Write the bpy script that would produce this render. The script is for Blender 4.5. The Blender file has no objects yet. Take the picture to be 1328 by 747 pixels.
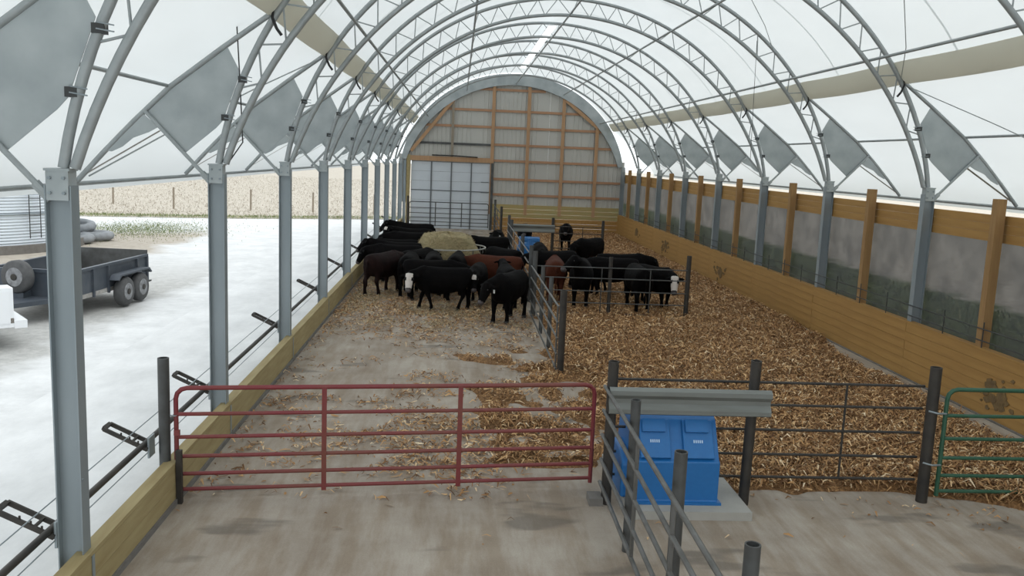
import bpy, bmesh, math, random
import numpy as np
from mathutils import Vector, Matrix
random.seed(7); rng = np.random.default_rng(7)
C = bpy.context.scene.collection
PI = math.pi
# ------------------------------------------------------------------ camera, sky, light, exposure
SP, Y0, W = 4.54, 7.21, 12.30          # bay spacing, first post row, building width
YE = Y0 + 9*SP                         # end wall row
def YK(k): return Y0 + k*SP
cd = bpy.data.cameras.new('camera'); cam = bpy.data.objects.new('camera', cd); C.objects.link(cam)
R = Vector((0.99736178, -0.06021227, 0.04054586)); U = Vector((-0.0310975, 0.15030107, 0.98815107)); F = Vector((0.06559291, 0.98680498, -0.14803209))
cam.matrix_world = Matrix(((R.x, U.x, -F.x, 3.20), (R.y, U.y, -F.y, 0), (R.z, U.z, -F.z, 3.976), (0, 0, 0, 1)))
cd.sensor_width = 36; cd.lens = 1117.06/1328*36; cd.clip_end = 2000; cd.clip_start = .05
bpy.context.scene.camera = cam
sc = bpy.context.scene
sc.view_settings.view_transform = 'Standard'; sc.view_settings.look = 'None'; sc.view_settings.gamma = 1
sc.view_settings.exposure = 0.27
wd = bpy.data.worlds.new('overcast_sky'); sc.world = wd; wd.use_nodes = True
wn = wd.node_tree.nodes; bg = wn['Background']; bg.inputs[0].default_value = (0.93, 0.975, 1.0, 1); bg.inputs[1].default_value = 1.35
sd = bpy.data.lights.new('hazy_sun', 'SUN'); sd.energy = 0.5; sd.angle = 1.2; sd.color = (1, .98, .94)
so = bpy.data.objects.new('hazy_sun', sd); so.rotation_euler = (math.radians(18), math.radians(22), 0); C.objects.link(so)

# ------------------------------------------------------------------ materials
M = {}
def mat(name, col, rough=.7, metal=0., noise=None, bump=None, col2=None, stretch=(1,1,1), coord='Object', spec=.5, detail=4):
    """noise=(scale, amount): mixes col with col2 by object-space noise; bump=(scale, strength)"""
    m = bpy.data.materials.new(name); m.use_nodes = True; nt = m.node_tree; N = nt.nodes; L = nt.links
    b = N['Principled BSDF']; b.inputs['Roughness'].default_value = rough; b.inputs['Metallic'].default_value = metal
    b.inputs['Specular IOR Level'].default_value = spec
    b.inputs['Base Color'].default_value = (*col, 1)
    tc = N.new('ShaderNodeTexCoord'); mp = N.new('ShaderNodeMapping'); mp.inputs['Scale'].default_value = stretch
    L.new(tc.outputs[coord], mp.inputs[0])
    if noise:
        n = N.new('ShaderNodeTexNoise'); n.inputs['Scale'].default_value = noise[0]; n.inputs['Detail'].default_value = detail
        L.new(mp.outputs[0], n.inputs['Vector'])
        r = N.new('ShaderNodeValToRGB'); r.color_ramp.elements[0].position = .5-noise[1]; r.color_ramp.elements[1].position = .5+noise[1]
        r.color_ramp.elements[0].color = (*col, 1); r.color_ramp.elements[1].color = (*(col2 or [c*.7 for c in col]), 1)
        L.new(n.outputs[0], r.inputs[0]); L.new(r.outputs[0], b.inputs['Base Color'])
    if bump:
        n2 = N.new('ShaderNodeTexNoise'); n2.inputs['Scale'].default_value = bump[0]; n2.inputs['Detail'].default_value = 5
        L.new(mp.outputs[0], n2.inputs['Vector'])
        bu = N.new('ShaderNodeBump'); bu.inputs['Strength'].default_value = bump[1]; bu.inputs['Distance'].default_value = .02
        L.new(n2.outputs[0], bu.inputs['Height']); L.new(bu.outputs[0], b.inputs['Normal'])
    M[name] = m; return m
mat('galv', (.30,.34,.36), .5, .35, (3,.25), None, (.24,.28,.30), (1,1,.3))
mat('galv_pipe', (.37,.40,.405), .5, .3, (6,.25), None, (.29,.315,.32))
mat('galv_plate', (.42,.455,.46), .5, .3, (2.2,.2), None, (.30,.335,.345))
mat('rail_galv', (.21,.225,.215), .6, .2, (3,.25), None, (.15,.155,.14), (.5,3,3))
mat('dark_steel', (.030,.028,.026), .6, .3, (5,.2), None, (.055,.048,.04))
mat('grey_steel', (.10,.105,.105), .55, .4, (5,.2), None, (.06,.06,.058))
mat('rail_steel', (.16,.16,.155), .5, .4, (5,.2), None, (.09,.088,.08))
mat('rod_steel', (.05,.052,.052), .6, .3)
mat('black', (.012,.012,.013), .6)
mat('red_paint', (.20,.022,.032), .5, 0, (1.2,.2), None, (.17,.05,.035))
mat('green_paint', (.018,.085,.045), .5, 0, (4,.2), None, (.03,.10,.06))
mat('blue_poly', (.010,.125,.36), .42, 0, (14,.3), None, (.014,.145,.40))
mat('blue_poly_light', (.05,.22,.46), .5)
mat('pale_print', (.45,.60,.78), .6)
mat('pine', (.56,.37,.16), .75, 0, (3,.3), (30,.15), (.44,.26,.10), (6,.5,6))
mat('pine_post', (.36,.215,.085), .75, 0, (3,.3), (30,.15), (.25,.14,.055), (6,6,.5))
mat('treated', (.41,.235,.068), .75, 0, (2.2,.3), (30,.15), (.30,.16,.045), (5,.5,5))
mat('treated_left', (.40,.33,.17), .8, 0, (2.5,.3), (30,.15), (.27,.20,.085), (5,.6,5))
mat('treated_green', (.34,.32,.15), .75, 0, (2.5,.3), (30,.15), (.40,.26,.09), (.6,5,5))
mat('stud_wood', (.46,.28,.15), .8, 0, (3,.3), (30,.15), (.34,.20,.11), (5,5,.5))
mat('girt_wood', (.44,.255,.15), .8, 0, (3,.3), (30,.15), (.34,.19,.11), (.5,5,5))
mat('steel_siding', (.47,.465,.43), .5, .0, (1.2,.3), None, (.42,.41,.38), (1,1,.4))
mat('door_white', (.58,.62,.66), .5, 0, (1.5,.3), None, (.52,.56,.60))
mat('door_dark', (.14,.15,.16), .5, .3)
mat('curb', (.20,.19,.175), .9, 0, (5,.3), (30,.3), (.13,.12,.11))
mat('pad', (.42,.41,.38), .85, 0, (3,.3), (40,.2), (.33,.32,.29))
mat('hay', (.40,.33,.18), .95, 0, (6,.25), (50,1), (.22,.18,.095), (1,1,3))
mat('hay_cut', (.54,.46,.28), .95, 0, (9,.25), (60,1), (.36,.29,.15))
mat('rubber', (.05,.052,.055), .8, 0, (8,.3), None, (.10,.10,.10))
mat('trailer_paint', (.045,.06,.08), .5, .2, (4,.3), None, (.09,.10,.115))
mat('trailer_floor', (.42,.41,.39), .9, 0, (8,.2), None, (.25,.24,.22))
mat('wheel_metal', (.34,.35,.36), .45, .5, (9,.2), None, (.16,.16,.17))
mat('truck_white', (.80,.82,.84), .35)
mat('glass_dark', (.03,.04,.05), .1)
mat('bin_steel', (.68,.73,.77), .4, .3, (2,.3), None, (.60,.65,.69))
mat('far_brown', (.30,.26,.20), .9, 0, (4,.2), None, (.22,.18,.13))
mat('fence_wood', (.26,.22,.17), .9)
mat('grass', (.13,.17,.055), .95, 0, (3,.3), None, (.24,.23,.10))
mat('hide_black', (.0022,.0022,.0026), .75, 0, (5,.3), (60,.4), (.005,.0042,.004), spec=.05)
mat('hide_red', (.085,.026,.014), .75, 0, (5,.3), (60,.4), (.045,.015,.009), spec=.08)
mat('hide_dark_red', (.020,.010,.009), .7, 0, (4,.25), (60,.4), (.006,.0045,.0045), spec=.06)
mat('hide_white', (.62,.58,.54), .8, 0, (9,.3), None, (.50,.44,.40))
mat('muzzle', (.055,.045,.045), .5)
mat('hoof', (.02,.018,.016), .6)
mat('eye', (.01,.008,.007), .1)
mat('tag_white', (.75,.76,.74), .5)
mat('damp_mark', (.10,.09,.08), .9)
def emit(name, col, s):
    m = bpy.data.materials.new(name); m.use_nodes = True; b = m.node_tree.nodes['Principled BSDF']
    b.inputs['Emission Color'].default_value = (*col,1); b.inputs['Emission Strength'].default_value = s; M[name] = m
emit('lamp_glow', (1,1,1), 2.2)
def simple_nodes(name):
    m = bpy.data.materials.new(name); m.use_nodes = True; nt = m.node_tree
    M[name] = m; return m, nt, nt.nodes, nt.links
def nz(N, L, vec, scale, detail=4, rough=.5):
    n = N.new('ShaderNodeTexNoise'); n.inputs['Scale'].default_value = scale; n.inputs['Detail'].default_value = detail; n.inputs['Roughness'].default_value = rough
    L.new(vec, n.inputs['Vector']); return n.outputs[0]
def ramp(N, L, v, stops):
    r = N.new('ShaderNodeValToRGB'); e = r.color_ramp.elements
    while len(e) < len(stops): e.new(.5)
    for i,(p,c) in enumerate(stops): e[i].position = p; e[i].color = (*c,1) if len(c)==3 else c
    L.new(v, r.inputs[0]); return r.outputs[0]
def mix(N, L, f, a, b, mode='MIX'):
    m = N.new('ShaderNodeMix'); m.data_type = 'RGBA'; m.blend_type = mode
    for s, v in ((0,f),(6,a),(7,b)):
        if hasattr(v,'links'): L.new(v, m.inputs[s])
        else: m.inputs[s].default_value = v if s==0 else (*v,1)
    return m.outputs[2]
def mp(N, L, scale, coord='Object', rot=0):
    tc = N.new('ShaderNodeTexCoord'); m = N.new('ShaderNodeMapping'); m.inputs['Scale'].default_value = scale; m.inputs['Rotation'].default_value[2] = rot
    L.new(tc.outputs[coord], m.inputs[0]); return m.outputs[0]
# translucent roof fabric
def fabric(name, col, tcol, f):
    m, nt, N, L = simple_nodes(name)
    N.remove(N['Principled BSDF']); out = N['Material Output']
    d = N.new('ShaderNodeBsdfDiffuse'); t = N.new('ShaderNodeBsdfTranslucent'); x = N.new('ShaderNodeMixShader'); x.inputs[0].default_value = f
    v = mp(N, L, (.5,.15,.5)); c = mix(N, L, nz(N,L,v,3,5), tuple(tcol), tuple(k*.88 for k in tcol))
    d.inputs[0].default_value = (*col,1); L.new(c, t.inputs[0]); L.new(d.outputs[0], x.inputs[1]); L.new(t.outputs[0], x.inputs[2]); L.new(x.outputs[0], out.inputs[0])
fabric('roof_fabric', (.80,.83,.83), (.80,.83,.83), .56)
fabric('band_fabric', (.72,.70,.64), (.80,.78,.70), .6)
# netting
m, nt, N, L = simple_nodes('netting')
b = N['Principled BSDF']; b.inputs['Base Color'].default_value = (.050,.054,.062,1); b.inputs['Roughness'].default_value = .8
v = mp(N, L, (1,1,1)); r = ramp(N, L, nz(N,L,v,2.2,5), [(.35,(.86,.86,.86)),(.7,(.92,.92,.92))]); L.new(r, b.inputs['Alpha'])
# concrete floor
m, nt, N, L = simple_nodes('barn_concrete')
b = N['Principled BSDF']; b.inputs['Roughness'].default_value = .85
v = mp(N, L, (1,1,1)); base = ramp(N, L, nz(N,L,v,.9,6,.6), [(.3,(.30,.25,.20)),(.7,(.46,.41,.35))])
vs = mp(N, L, (2.2,.35,1), rot=.08); streak = ramp(N, L, nz(N,L,vs,1.6,6,.65), [(.40,(.70,.62,.53)),(.60,(1,1,1))])
c = mix(N, L, .75, base, streak, 'MULTIPLY')
vp = mp(N, L, (.55,1.5,1)); damp = ramp(N, L, nz(N,L,vp,1.05,3,.5), [(.60,(0,0,0)),(.66,(1,1,1))])
c2 = mix(N, L, damp, c, mix(N, L, .55, c, (.10,.085,.07)))
vf = mp(N, L, (9,9,9)); fine = ramp(N, L, nz(N,L,vf,6,6,.7), [(.3,(.82,.82,.82)),(.7,(1.05,1.05,1.05))])
c3 = mix(N, L, .8, c2, fine, 'MULTIPLY'); L.new(c3, b.inputs['Base Color'])
bu = N.new('ShaderNodeBump'); bu.inputs['Strength'].default_value = .25; bu.inputs['Distance'].default_value = .01
L.new(nz(N,L,v,9,5,.6), bu.inputs['Height']); L.new(bu.outputs[0], b.inputs['Normal'])
# bedding under-layer
m, nt, N, L = simple_nodes('bedding')
b = N['Principled BSDF']; b.inputs['Roughness'].default_value = .95
v = mp(N, L, (1,1,1)); a1 = nz(N,L,v,22,6,.7)
c = ramp(N, L, a1, [(.3,(.07,.034,.013)),(.5,(.25,.13,.05)),(.68,(.50,.29,.125))])
big = ramp(N, L, nz(N,L,v,.7,4), [(.35,(.80,.78,.74)),(.65,(1.05,1.03,1))]); L.new(mix(N, L, 1., c, big, 'MULTIPLY'), b.inputs['Base Color'])
bu = N.new('ShaderNodeBump'); bu.inputs['Distance'].default_value = .04; L.new(a1, bu.inputs['Height']); L.new(bu.outputs[0], b.inputs['Normal'])
# leaf pieces with their own colours
def leafmat(name, stops):
    m, nt, N, L = simple_nodes(name); b = N['Principled BSDF']; b.inputs['Roughness'].default_value = .85
    at = N.new('ShaderNodeAttribute'); at.attribute_name = 'rnd'; L.new(ramp(N, L, at.outputs['Fac'], stops), b.inputs['Base Color'])
leafmat('stalks', [(0,(.13,.060,.022)),(.3,(.31,.160,.062)),(.65,(.50,.285,.12)),(.88,(.68,.45,.23)),(1,(.84,.68,.46))])
leafmat('straw', [(0,(.20,.14,.07)),(.5,(.42,.32,.17)),(1,(.66,.54,.34))])
leafmat('field_stalks', [(0,(.30,.26,.21)),(.5,(.50,.46,.39)),(1,(.66,.62,.54))])
leafmat('blades', [(0,(.07,.11,.03)),(.5,(.17,.22,.08)),(1,(.36,.34,.16))])
# outside
m, nt, N, L = simple_nodes('yard_gravel')
b = N['Principled BSDF']; b.inputs['Roughness'].default_value = .95
v = mp(N, L, (1,1,1)); vl = mp(N, L, (.25,.09,1), rot=-.1)
pale = ramp(N, L, nz(N,L,v,1.2,8,.75), [(.3,(.52,.53,.53)),(.7,(.72,.73,.73))])
grey = ramp(N, L, nz(N,L,v,5,8,.8), [(.3,(.30,.30,.29)),(.7,(.52,.52,.50))])
dirt = ramp(N, L, nz(N,L,v,3,8,.8), [(.3,(.30,.26,.21)),(.7,(.50,.455,.39))])
sep = N.new('ShaderNodeSeparateXYZ'); L.new(v, sep.inputs[0])
def mth(op, a, bb):
    q = N.new('ShaderNodeMath'); q.operation = op
    for i, s in enumerate((a,bb)):
        if hasattr(s,'links'): L.new(s, q.inputs[i])
        else: q.inputs[i].default_value = s
    return q.outputs[0]
wob = mth('MULTIPLY', mth('SUBTRACT', nz(N,L,v,.5,5,.6), .5), 3.)
ex = mth('ADD', sep.outputs[0], wob)
f1 = ramp(N, L, mth('MULTIPLY', mth('ADD', ex, 5.3), .8), [(.3,(1,1,1)),(.9,(0,0,0))])
f1 = mth('MULTIPLY', f1, ramp(N, L, mth('MULTIPLY', sep.outputs[1], .02), [(.5,(1,1,1)),(.66,(0,0,0))]))
c = mix(N, L, f1, pale, grey)
f2 = ramp(N, L, mth('MULTIPLY', mth('ADD', ex, 9.0), .8), [(.2,(1,1,1)),(.9,(0,0,0))])
f2 = mth('MULTIPLY', f2, ramp(N, L, mth('MULTIPLY', mth('SUBTRACT', sep.outputs[1], 22), .1), [(.1,(0,0,0)),(.5,(1,1,1)),(1.,(1,1,1))]))
f2 = mth('MULTIPLY', f2, ramp(N, L, mth('MULTIPLY', mth('ADD', sep.outputs[1], mth('MULTIPLY', sep.outputs[0], -.35)), .02), [(.86,(1,1,1)),(.92,(0,0,0))]))
L.new(mix(N, L, f2, c, dirt), b.inputs['Base Color'])
m, nt, N, L = simple_nodes('apron_concrete')
b = N['Principled BSDF']; b.inputs['Roughness'].default_value = .85
v = mp(N, L, (1,.5,1)); L.new(ramp(N, L, nz(N,L,v,1.1,7,.7), [(.3,(.54,.55,.55)),(.65,(.72,.73,.73))]), b.inputs['Base Color'])
m, nt, N, L = simple_nodes('field_soil')
b = N['Principled BSDF']; b.inputs['Roughness'].default_value = 1
v = mp(N, L, (1.,1.,1)); vr = mp(N, L, (.35,2.4,1), rot=.5)
c = ramp(N, L, nz(N,L,v,2.5,8,.8), [(.3,(.36,.32,.27)),(.5,(.48,.44,.375)),(.7,(.60,.56,.49))])
rw = ramp(N, L, nz(N,L,vr,1.3,4,.6), [(.35,(.80,.77,.72)),(.6,(1,1,1))]); L.new(mix(N, L, .8, c, rw, 'MULTIPLY'), b.inputs['Base Color'])
m, nt, N, L = simple_nodes('east_ground')
b = N['Principled BSDF']; b.inputs['Roughness'].default_value = 1
v = mp(N, L, (1,1,1)); sep = N.new('ShaderNodeSeparateXYZ'); L.new(v, sep.inputs[0])
g = ramp(N, L, nz(N,L,v,3,8,.8), [(.3,(.06,.10,.03)),(.7,(.17,.21,.08))]); fl = ramp(N, L, nz(N,L,v,2.5,8,.8), [(.3,(.38,.33,.27)),(.7,(.70,.64,.54))])
dd = ramp(N, L, nz(N,L,v,2.0,8,.8), [(.3,(.12,.10,.08)),(.7,(.28,.24,.2))])
wobb = N.new('ShaderNodeMath'); wobb.operation='MULTIPLY_ADD'; L.new(nz(N,L,v,.6,5,.6), wobb.inputs[0]); wobb.inputs[1].default_value = 3.0; L.new(sep.outputs[0], wobb.inputs[2])
s1 = N.new('ShaderNodeMath'); s1.operation='MULTIPLY'; s1.inputs[1].default_value = .03; L.new(wobb.outputs[0], s1.inputs[0])
f = ramp(N, L, s1.outputs[0], [(.0,(0,0,0)),(.64,(0,0,0)),(.67,(1,1,1))])
f3 = ramp(N, L, s1.outputs[0], [(.0,(0,0,0)),(.51,(0,0,0)),(.54,(1,1,1))])
L.new(mix(N, L, f, mix(N, L, f3, dd, g), fl), b.inputs['Base Color'])

# ------------------------------------------------------------------ helpers
def link(o, parent=None):
    C.objects.link(o)
    if parent is not None: o.parent = parent
    return o
class MB:
    def __init__(s): s.v = []; s.f = []
    def add(s, vs, fs):
        n = len(s.v); s.v += [tuple(v) for v in vs]; s.f += [tuple(n+i for i in f) for f in fs]; return s
    def box(s, x0, x1, y0, y1, z0, z1, T=None):
        vs = [Vector(p) for p in ((x0,y0,z0),(x1,y0,z0),(x1,y1,z0),(x0,y1,z0),(x0,y0,z1),(x1,y0,z1),(x1,y1,z1),(x0,y1,z1))]
        if T: vs = [T @ v for v in vs]
        return s.add(vs, [(3,2,1,0),(4,5,6,7),(0,1,5,4),(1,2,6,5),(2,3,7,6),(3,0,4,7)])
    def tube(s, pts, r, n=8, cap=True, closed=False):
        pts = [Vector(p) for p in pts]; rs = r if isinstance(r,(list,tuple)) else [r]*len(pts); rings = []; up = None
        m = len(pts)
        for i, p in enumerate(pts):
            if closed: t = (pts[(i+1)%m]-pts[i-1]).normalized()
            else: t = (pts[min(i+1,m-1)]-pts[max(i-1,0)]).normalized()
            if up is None: up = Vector((0,0,1)) if abs(t.z) < .9 else Vector((0,1,0))
            a = t.cross(up).normalized(); up = a.cross(t).normalized()
            rings.append([p + (a*math.cos(2*PI*k/n)+up*math.sin(2*PI*k/n))*rs[i] for k in range(n)])
        vs = [v for ring in rings for v in ring]; fs = []
        for i in range(m if closed else m-1):
            j = (i+1) % m
            for k in range(n): fs.append((i*n+k, i*n+(k+1)%n, j*n+(k+1)%n, j*n+k))
        if cap and not closed: fs += [tuple(range(n-1,-1,-1)), tuple((m-1)*n+k for k in range(n))]
        return s.add(vs, fs)
    def prism(s, poly, a, b, axis='y'):
        """poly of 2-D points (x,z) for axis y, (y,z) for axis x, (x,y) for axis z"""
        mk = {'y': lambda p,t:(p[0],t,p[1]), 'x': lambda p,t:(t,p[0],p[1]), 'z': lambda p,t:(p[0],p[1],t)}[axis]
        n = len(poly); vs = [mk(p,a) for p in poly]+[mk(p,b) for p in poly]
        return s.add(vs, [tuple(range(n)), tuple(range(2*n-1,n-1,-1))]+[(i,i+n,(i+1)%n+n,(i+1)%n) for i in range(n)])
    def mesh(s, name, m, smooth=False):
        me = bpy.data.meshes.new(name); me.from_pydata(s.v, [], s.f); me.materials.append(M[m] if isinstance(m,str) else m)
        bm = bmesh.new(); bm.from_mesh(me); bmesh.ops.recalc_face_normals(bm, faces=bm.faces); bm.to_mesh(me); bm.free()
        if smooth:
            me.polygons.foreach_set('use_smooth', [True]*len(me.polygons))
            me.set_sharp_from_angle(angle=math.radians(52))
        return me
    def build(s, name, m, parent=None, loc=None, smooth=False):
        o = bpy.data.objects.new(name, s.mesh(name, m, smooth)); link(o, parent)
        if loc: o.location = loc
        return o
def tag(o, label=None, cat=None, group=None, kind=None):
    if label: o['label'] = label
    if cat: o['category'] = cat
    if group: o['group'] = group
    if kind: o['kind'] = kind
    return o
def thing(name, label, cat, loc=(0,0,0), rz=0, group=None):
    o = bpy.data.objects.new(name, None); C.objects.link(o); o.location = loc; o.rotation_euler = (0,0,rz); o.empty_display_size = .2
    return tag(o, label, cat, group)
def setting(name, loc=(0,0,0)):
    o = bpy.data.objects.new(name, None); C.objects.link(o); o.location = loc; o['kind'] = 'structure'; return o
def copy_tree(o, parent=None, loc=None, label=None):
    c = o.copy(); link(c)
    if parent is not None: c.parent = parent
    if loc is not None: c.location = loc
    if label: c['label'] = label
    for ch in list(o.children): copy_tree(ch, c)
    return c
ORD = ['first','second','third','fourth','fifth','sixth','seventh','eighth','ninth','tenth','eleventh','twelfth']
def inst(name, me, parent, loc=(0,0,0), rot=(0,0,0), scale=(1,1,1), kind=None, label=None):
    o = bpy.data.objects.new(name, me); link(o, parent); o.location = loc; o.rotation_euler = rot; o.scale = scale
    if kind: o['kind'] = kind
    if label: o['label'] = label
    return o

# ------------------------------------------------------------------ big structure: floors and grounds
YB = -2.0
floor = MB().box(-.16, W-.10, YB, YE+.3, -.3, 0).build('floor', 'barn_concrete'); floor['kind'] = 'structure'
g = MB().box(-140, -.16, -20, 48.5, -.4, -.03).build('ground', 'yard_gravel'); g['kind'] = 'structure'
g = MB().box(-3.2, -.16, -6, 46, -.3, .0).build('ground_apron', 'apron_concrete'); g['kind'] = 'structure'
def fieldpoly(pts, z, th=.3): return MB().prism(pts, z-th, z, 'z')
fy = [(-200,30),(-60,38),(-30,46),(-16.9,48.0),(-9.6,50),(-4,52.4),(0,54),(12.4,56),(12.4,400),(-200,400)]
fo = fieldpoly(fy, .02).build('ground_stubble_field', 'field_soil'); fo['kind'] = 'structure'
g = MB().box(-.16, W+.0, YE+.3, 57, -.4, -.05).build('ground_behind', 'yard_gravel'); g['kind'] = 'structure'
g = MB().box(-140, -.16, 48.5, 57, -.4, -.03).build('ground_lane', 'yard_gravel'); g['kind'] = 'structure'
g = MB().box(W-.10, 250, -20, 400, -.4, -.06).build('ground_east', 'east_ground'); g['kind'] = 'structure'

# ------------------------------------------------------------------ roof curves
def outer(th):
    return (6.2*math.cos(th), 2.9+5.65*math.sin(th))
def outer_pt_at_ray(a):     # ray from (0,2.9) at angle a
    c, s = math.cos(a), math.sin(a); t = 1/math.sqrt((c/6.2)**2+(s/5.65)**2); return (t*c, 2.9+t*s)
def inner_pt_at_ray(a):
    c, s = math.cos(a), math.sin(a); d = 2.9-1.73; t = -d*s+math.sqrt(d*d*s*s-d*d+6.37**2); return (t*c, 2.9+t*s)
A0 = math.atan2(.86, 6.13); AI = math.atan2(.86, 6.04)
OUT = [outer_pt_at_ray(A0+(PI-2*A0)*i/72) for i in range(73)]
INN = [inner_pt_at_ray(AI+(PI-2*AI)*i/72) for i in range(73)]
CX = W/2
OUTRIG = [(5.46,5.70),(6.07,5.25),(6.74,4.73),(7.22,4.26),(7.60,3.86),(7.96,3.46)]
# fabric cover
aw = math.atan2(5.78-2.9, 5.42)
prof = [(7.99,3.33),(8.02,3.46)] + [(x+.08,z+.09) for x,z in reversed(OUTRIG[:-1])]
prof += [(x*1.020, 2.9+(z-2.9)*1.022) for x,z in (outer_pt_at_ray(aw+(PI/2-aw)*i/26) for i in range(1,27))]
prof = prof + [(-x,z) for x,z in reversed(prof[:-1])]
ys = np.arange(YB-2.5, YE+.9, SP/6)
vs = []; fs = []; n = len(prof)
for j, y in enumerate(ys):
    ph = ((y-Y0)/SP) % 1; sag = math.sin(PI*ph)
    for i,(x,z) in enumerate(prof):
        t = abs(i-(n-1)/2)/((n-1)/2); k = .04*sag*(1 if 1 < i < n-2 else 0)
        rr = math.hypot(x, z-2.9); vs.append((CX+x*(1-k/rr), y, z-(z-2.9)*k/rr))
for j in range(len(ys)-1):
    for i in range(n-1): fs.append((j*n+i, j*n+i+1, (j+1)*n+i+1, (j+1)*n+i))
me = bpy.data.meshes.new('ceiling'); me.from_pydata(vs, [], fs); me.materials.append(M['roof_fabric']); me.polygons.foreach_set('use_smooth', [True]*len(fs))
ceil = bpy.data.objects.new('ceiling', me); link(ceil); tag(ceil, kind='structure')
# welded seams of the fabric
for k in range(0, 10):
    mb = MB(); pr = prof[7:-7]; y = YK(k)+.55*SP
    for a, b in zip(pr[::2], pr[2::2]):
        mb.add([(CX+a[0]*.992,y-.03,a[1]-.015),(CX+b[0]*.992,y-.03,b[1]-.015),(CX+b[0]*.992,y+.03,b[1]-.015),(CX+a[0]*.992,y+.03,a[1]-.015)], [(0,1,2,3)])
    o = mb.build('seam', 'roof_fabric', ceil)
# sagging fabric bands along both sides, hem pockets
for s, nm in ((-1,'west'),(1,'east')):
    mb = MB(); sec = [(5.225,6.085),(5.235,6.00),(5.30,5.88),(5.39,5.76),(5.47,5.69),(5.49,5.73),(5.37,5.95),(5.27,6.10)]
    yy = np.linspace(YB, YE-.2, 60); vs = []; m_ = len(sec)
    for y in yy:
        sg = .03*math.sin(PI*(((y-Y0)/SP) % 1))
        vs += [(CX+s*(x-.0), y, z-sg) for x,z in sec]
    fs = [(j*m_+i, j*m_+(i+1)%m_, (j+1)*m_+(i+1)%m_, (j+1)*m_+i) for j in range(59) for i in range(m_)]
    o = mb.add(vs, fs).build('fabric_sleeve', 'band_fabric', smooth=True)
    tag(o, 'long tan fabric sleeve under the roof above the '+('open yard side posts' if s<0 else 'boarded side wall'), 'fabric sleeve', 'fabric sleeves along the roof')

# ------------------------------------------------------------------ roof trusses
def make_truss():
    t = thing('roof_truss', '', 'roof truss', (CX, 0, 0), 0, 'arched pipe roof trusses')
    MB().tube([(x,0,z) for x,z in OUT], .047, 8).build('outer_chord', 'galv_pipe', t, smooth=True)
    MB().tube([(x,0,z) for x,z in INN], .047, 8).build('inner_chord', 'galv_pipe', t, smooth=True)
    a0, a1, n = math.radians(17.5), math.radians(162.5), 25; st = (a1-a0)/n
    for i in range(n):
        a = a0+i*st; p0 = outer_pt_at_ray(a); q = inner_pt_at_ray(a+(.28 if i < n/2 else .72)*st); p1 = outer_pt_at_ray(a+st)
        MB().tube([(p0[0],0,p0[1]),(q[0],0,q[1])], .013, 5).build('web_strut', 'galv_pipe', t)
        MB().tube([(q[0],0,q[1]),(p1[0],0,p1[1])], .013, 5).build('web_strut', 'galv_pipe', t)
    return t
T0 = make_truss()
def from_end(k, n=9): return 9-k
def tlabel(k):
    d = 9-k
    return 'arched galvanised pipe truss, %s one out from the end wall' % ORD[d-1]
for k in range(-1, 9):
    lab = tlabel(k)
    if k == -1: T0.location.y = YK(k); T0['label'] = lab
    else: copy_tree(T0, None, (CX, YK(k), 0), lab)
# end truss cover band against the end wall
mb = MB(); vs = []
for a in np.linspace(AI, PI-AI, 61):
    o_, i_ = outer_pt_at_ray(a), inner_pt_at_ray(a)
    w_ = .05*math.sin(a*40)
    k = .97
    vs += [(CX+o_[0],YE-.22,o_[1]),(CX+o_[0],YE-.02,o_[1]),(CX+i_[0]*k,YE-.02,2.9+(i_[1]-2.9)*k),(CX+i_[0]*k,YE-.22,2.9+(i_[1]-2.9)*k)]
fs = [(j*4+i, j*4+(i+1)%4, (j+1)*4+(i+1)%4, (j+1)*4+i) for j in range(60) for i in range(4)]
o = mb.add(vs, fs).build('arch_cover', 'galv_plate', smooth=True)
tag(o, 'grey sheet metal band curving over the top of the end wall', 'arch trim')
# ------------------------------------------------------------------ steel posts
def make_column():
    t = thing('steel_post', '', 'steel post', (0,0,0), 0, 'galvanised steel posts carrying the roof')
    d, bf, tf = .105, .075, .011
    poly = [(-d,-bf),(-d,bf),(-d+tf,bf),(-d+tf,.006),(d-tf,.006),(d-tf,bf),(d,bf),(d,-bf),(d-tf,-bf),(d-tf,-.006),(-d+tf,-.006),(-d+tf,-bf)]
    mb = MB()
    n = len(poly); vs = [(x,y,0) for x,y in poly]+[(x,y,3.62) for x,y in poly]
    fs = [(i,(i+1)%n,(i+1)%n+n,i+n) for i in range(n)]
    fs += [(0,1,2,11),(2,3,10,11),(3,4,9,10),(4,5,8,9),(5,6,7,8)]; fs += [tuple(i+n for i in f) for f in fs[-5:]]
    mb.add(vs, fs).build('shaft', 'galv', t)
    MB().box(-.088,.088,-.078,.078,3.50,3.745).box(-.10,.10,-.085,.085,3.735,3.755).build('saddle', 'galv_plate', t)
    for x in (-.055,.055):
        for z in (3.56,3.68):
            MB().tube([(x,-.10,z),(x,-.07,z)], .014, 6).build('bolt', 'galv', t)
    for z in (1.15,2.0): MB().tube([(d-.002,-.045,z),(d+.008,-.045,z)], .011, 6).build('bolt', 'galv', t)
    MB().box(-.14,.14,-.12,.12,0,.02).build('foot_plate', 'galv', t)
    return t
C0 = make_column(); first = True
for s in (0,1):
    for k in range(-1, 10):
        d = 9-k; side = 'open yard side' if s == 0 else 'boarded wall side'
        lab = 'galvanised steel post on the %s, %s out from the end wall' % (side, ORD[d-1]) if d else 'galvanised steel post on the %s, right at the end wall' % side
        loc = (s*W, YK(k)-(.25 if k==9 else 0), 0)
        if first: C0.location = loc; C0['label'] = lab; first = False
        else: copy_tree(C0, None, loc, lab)
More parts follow.
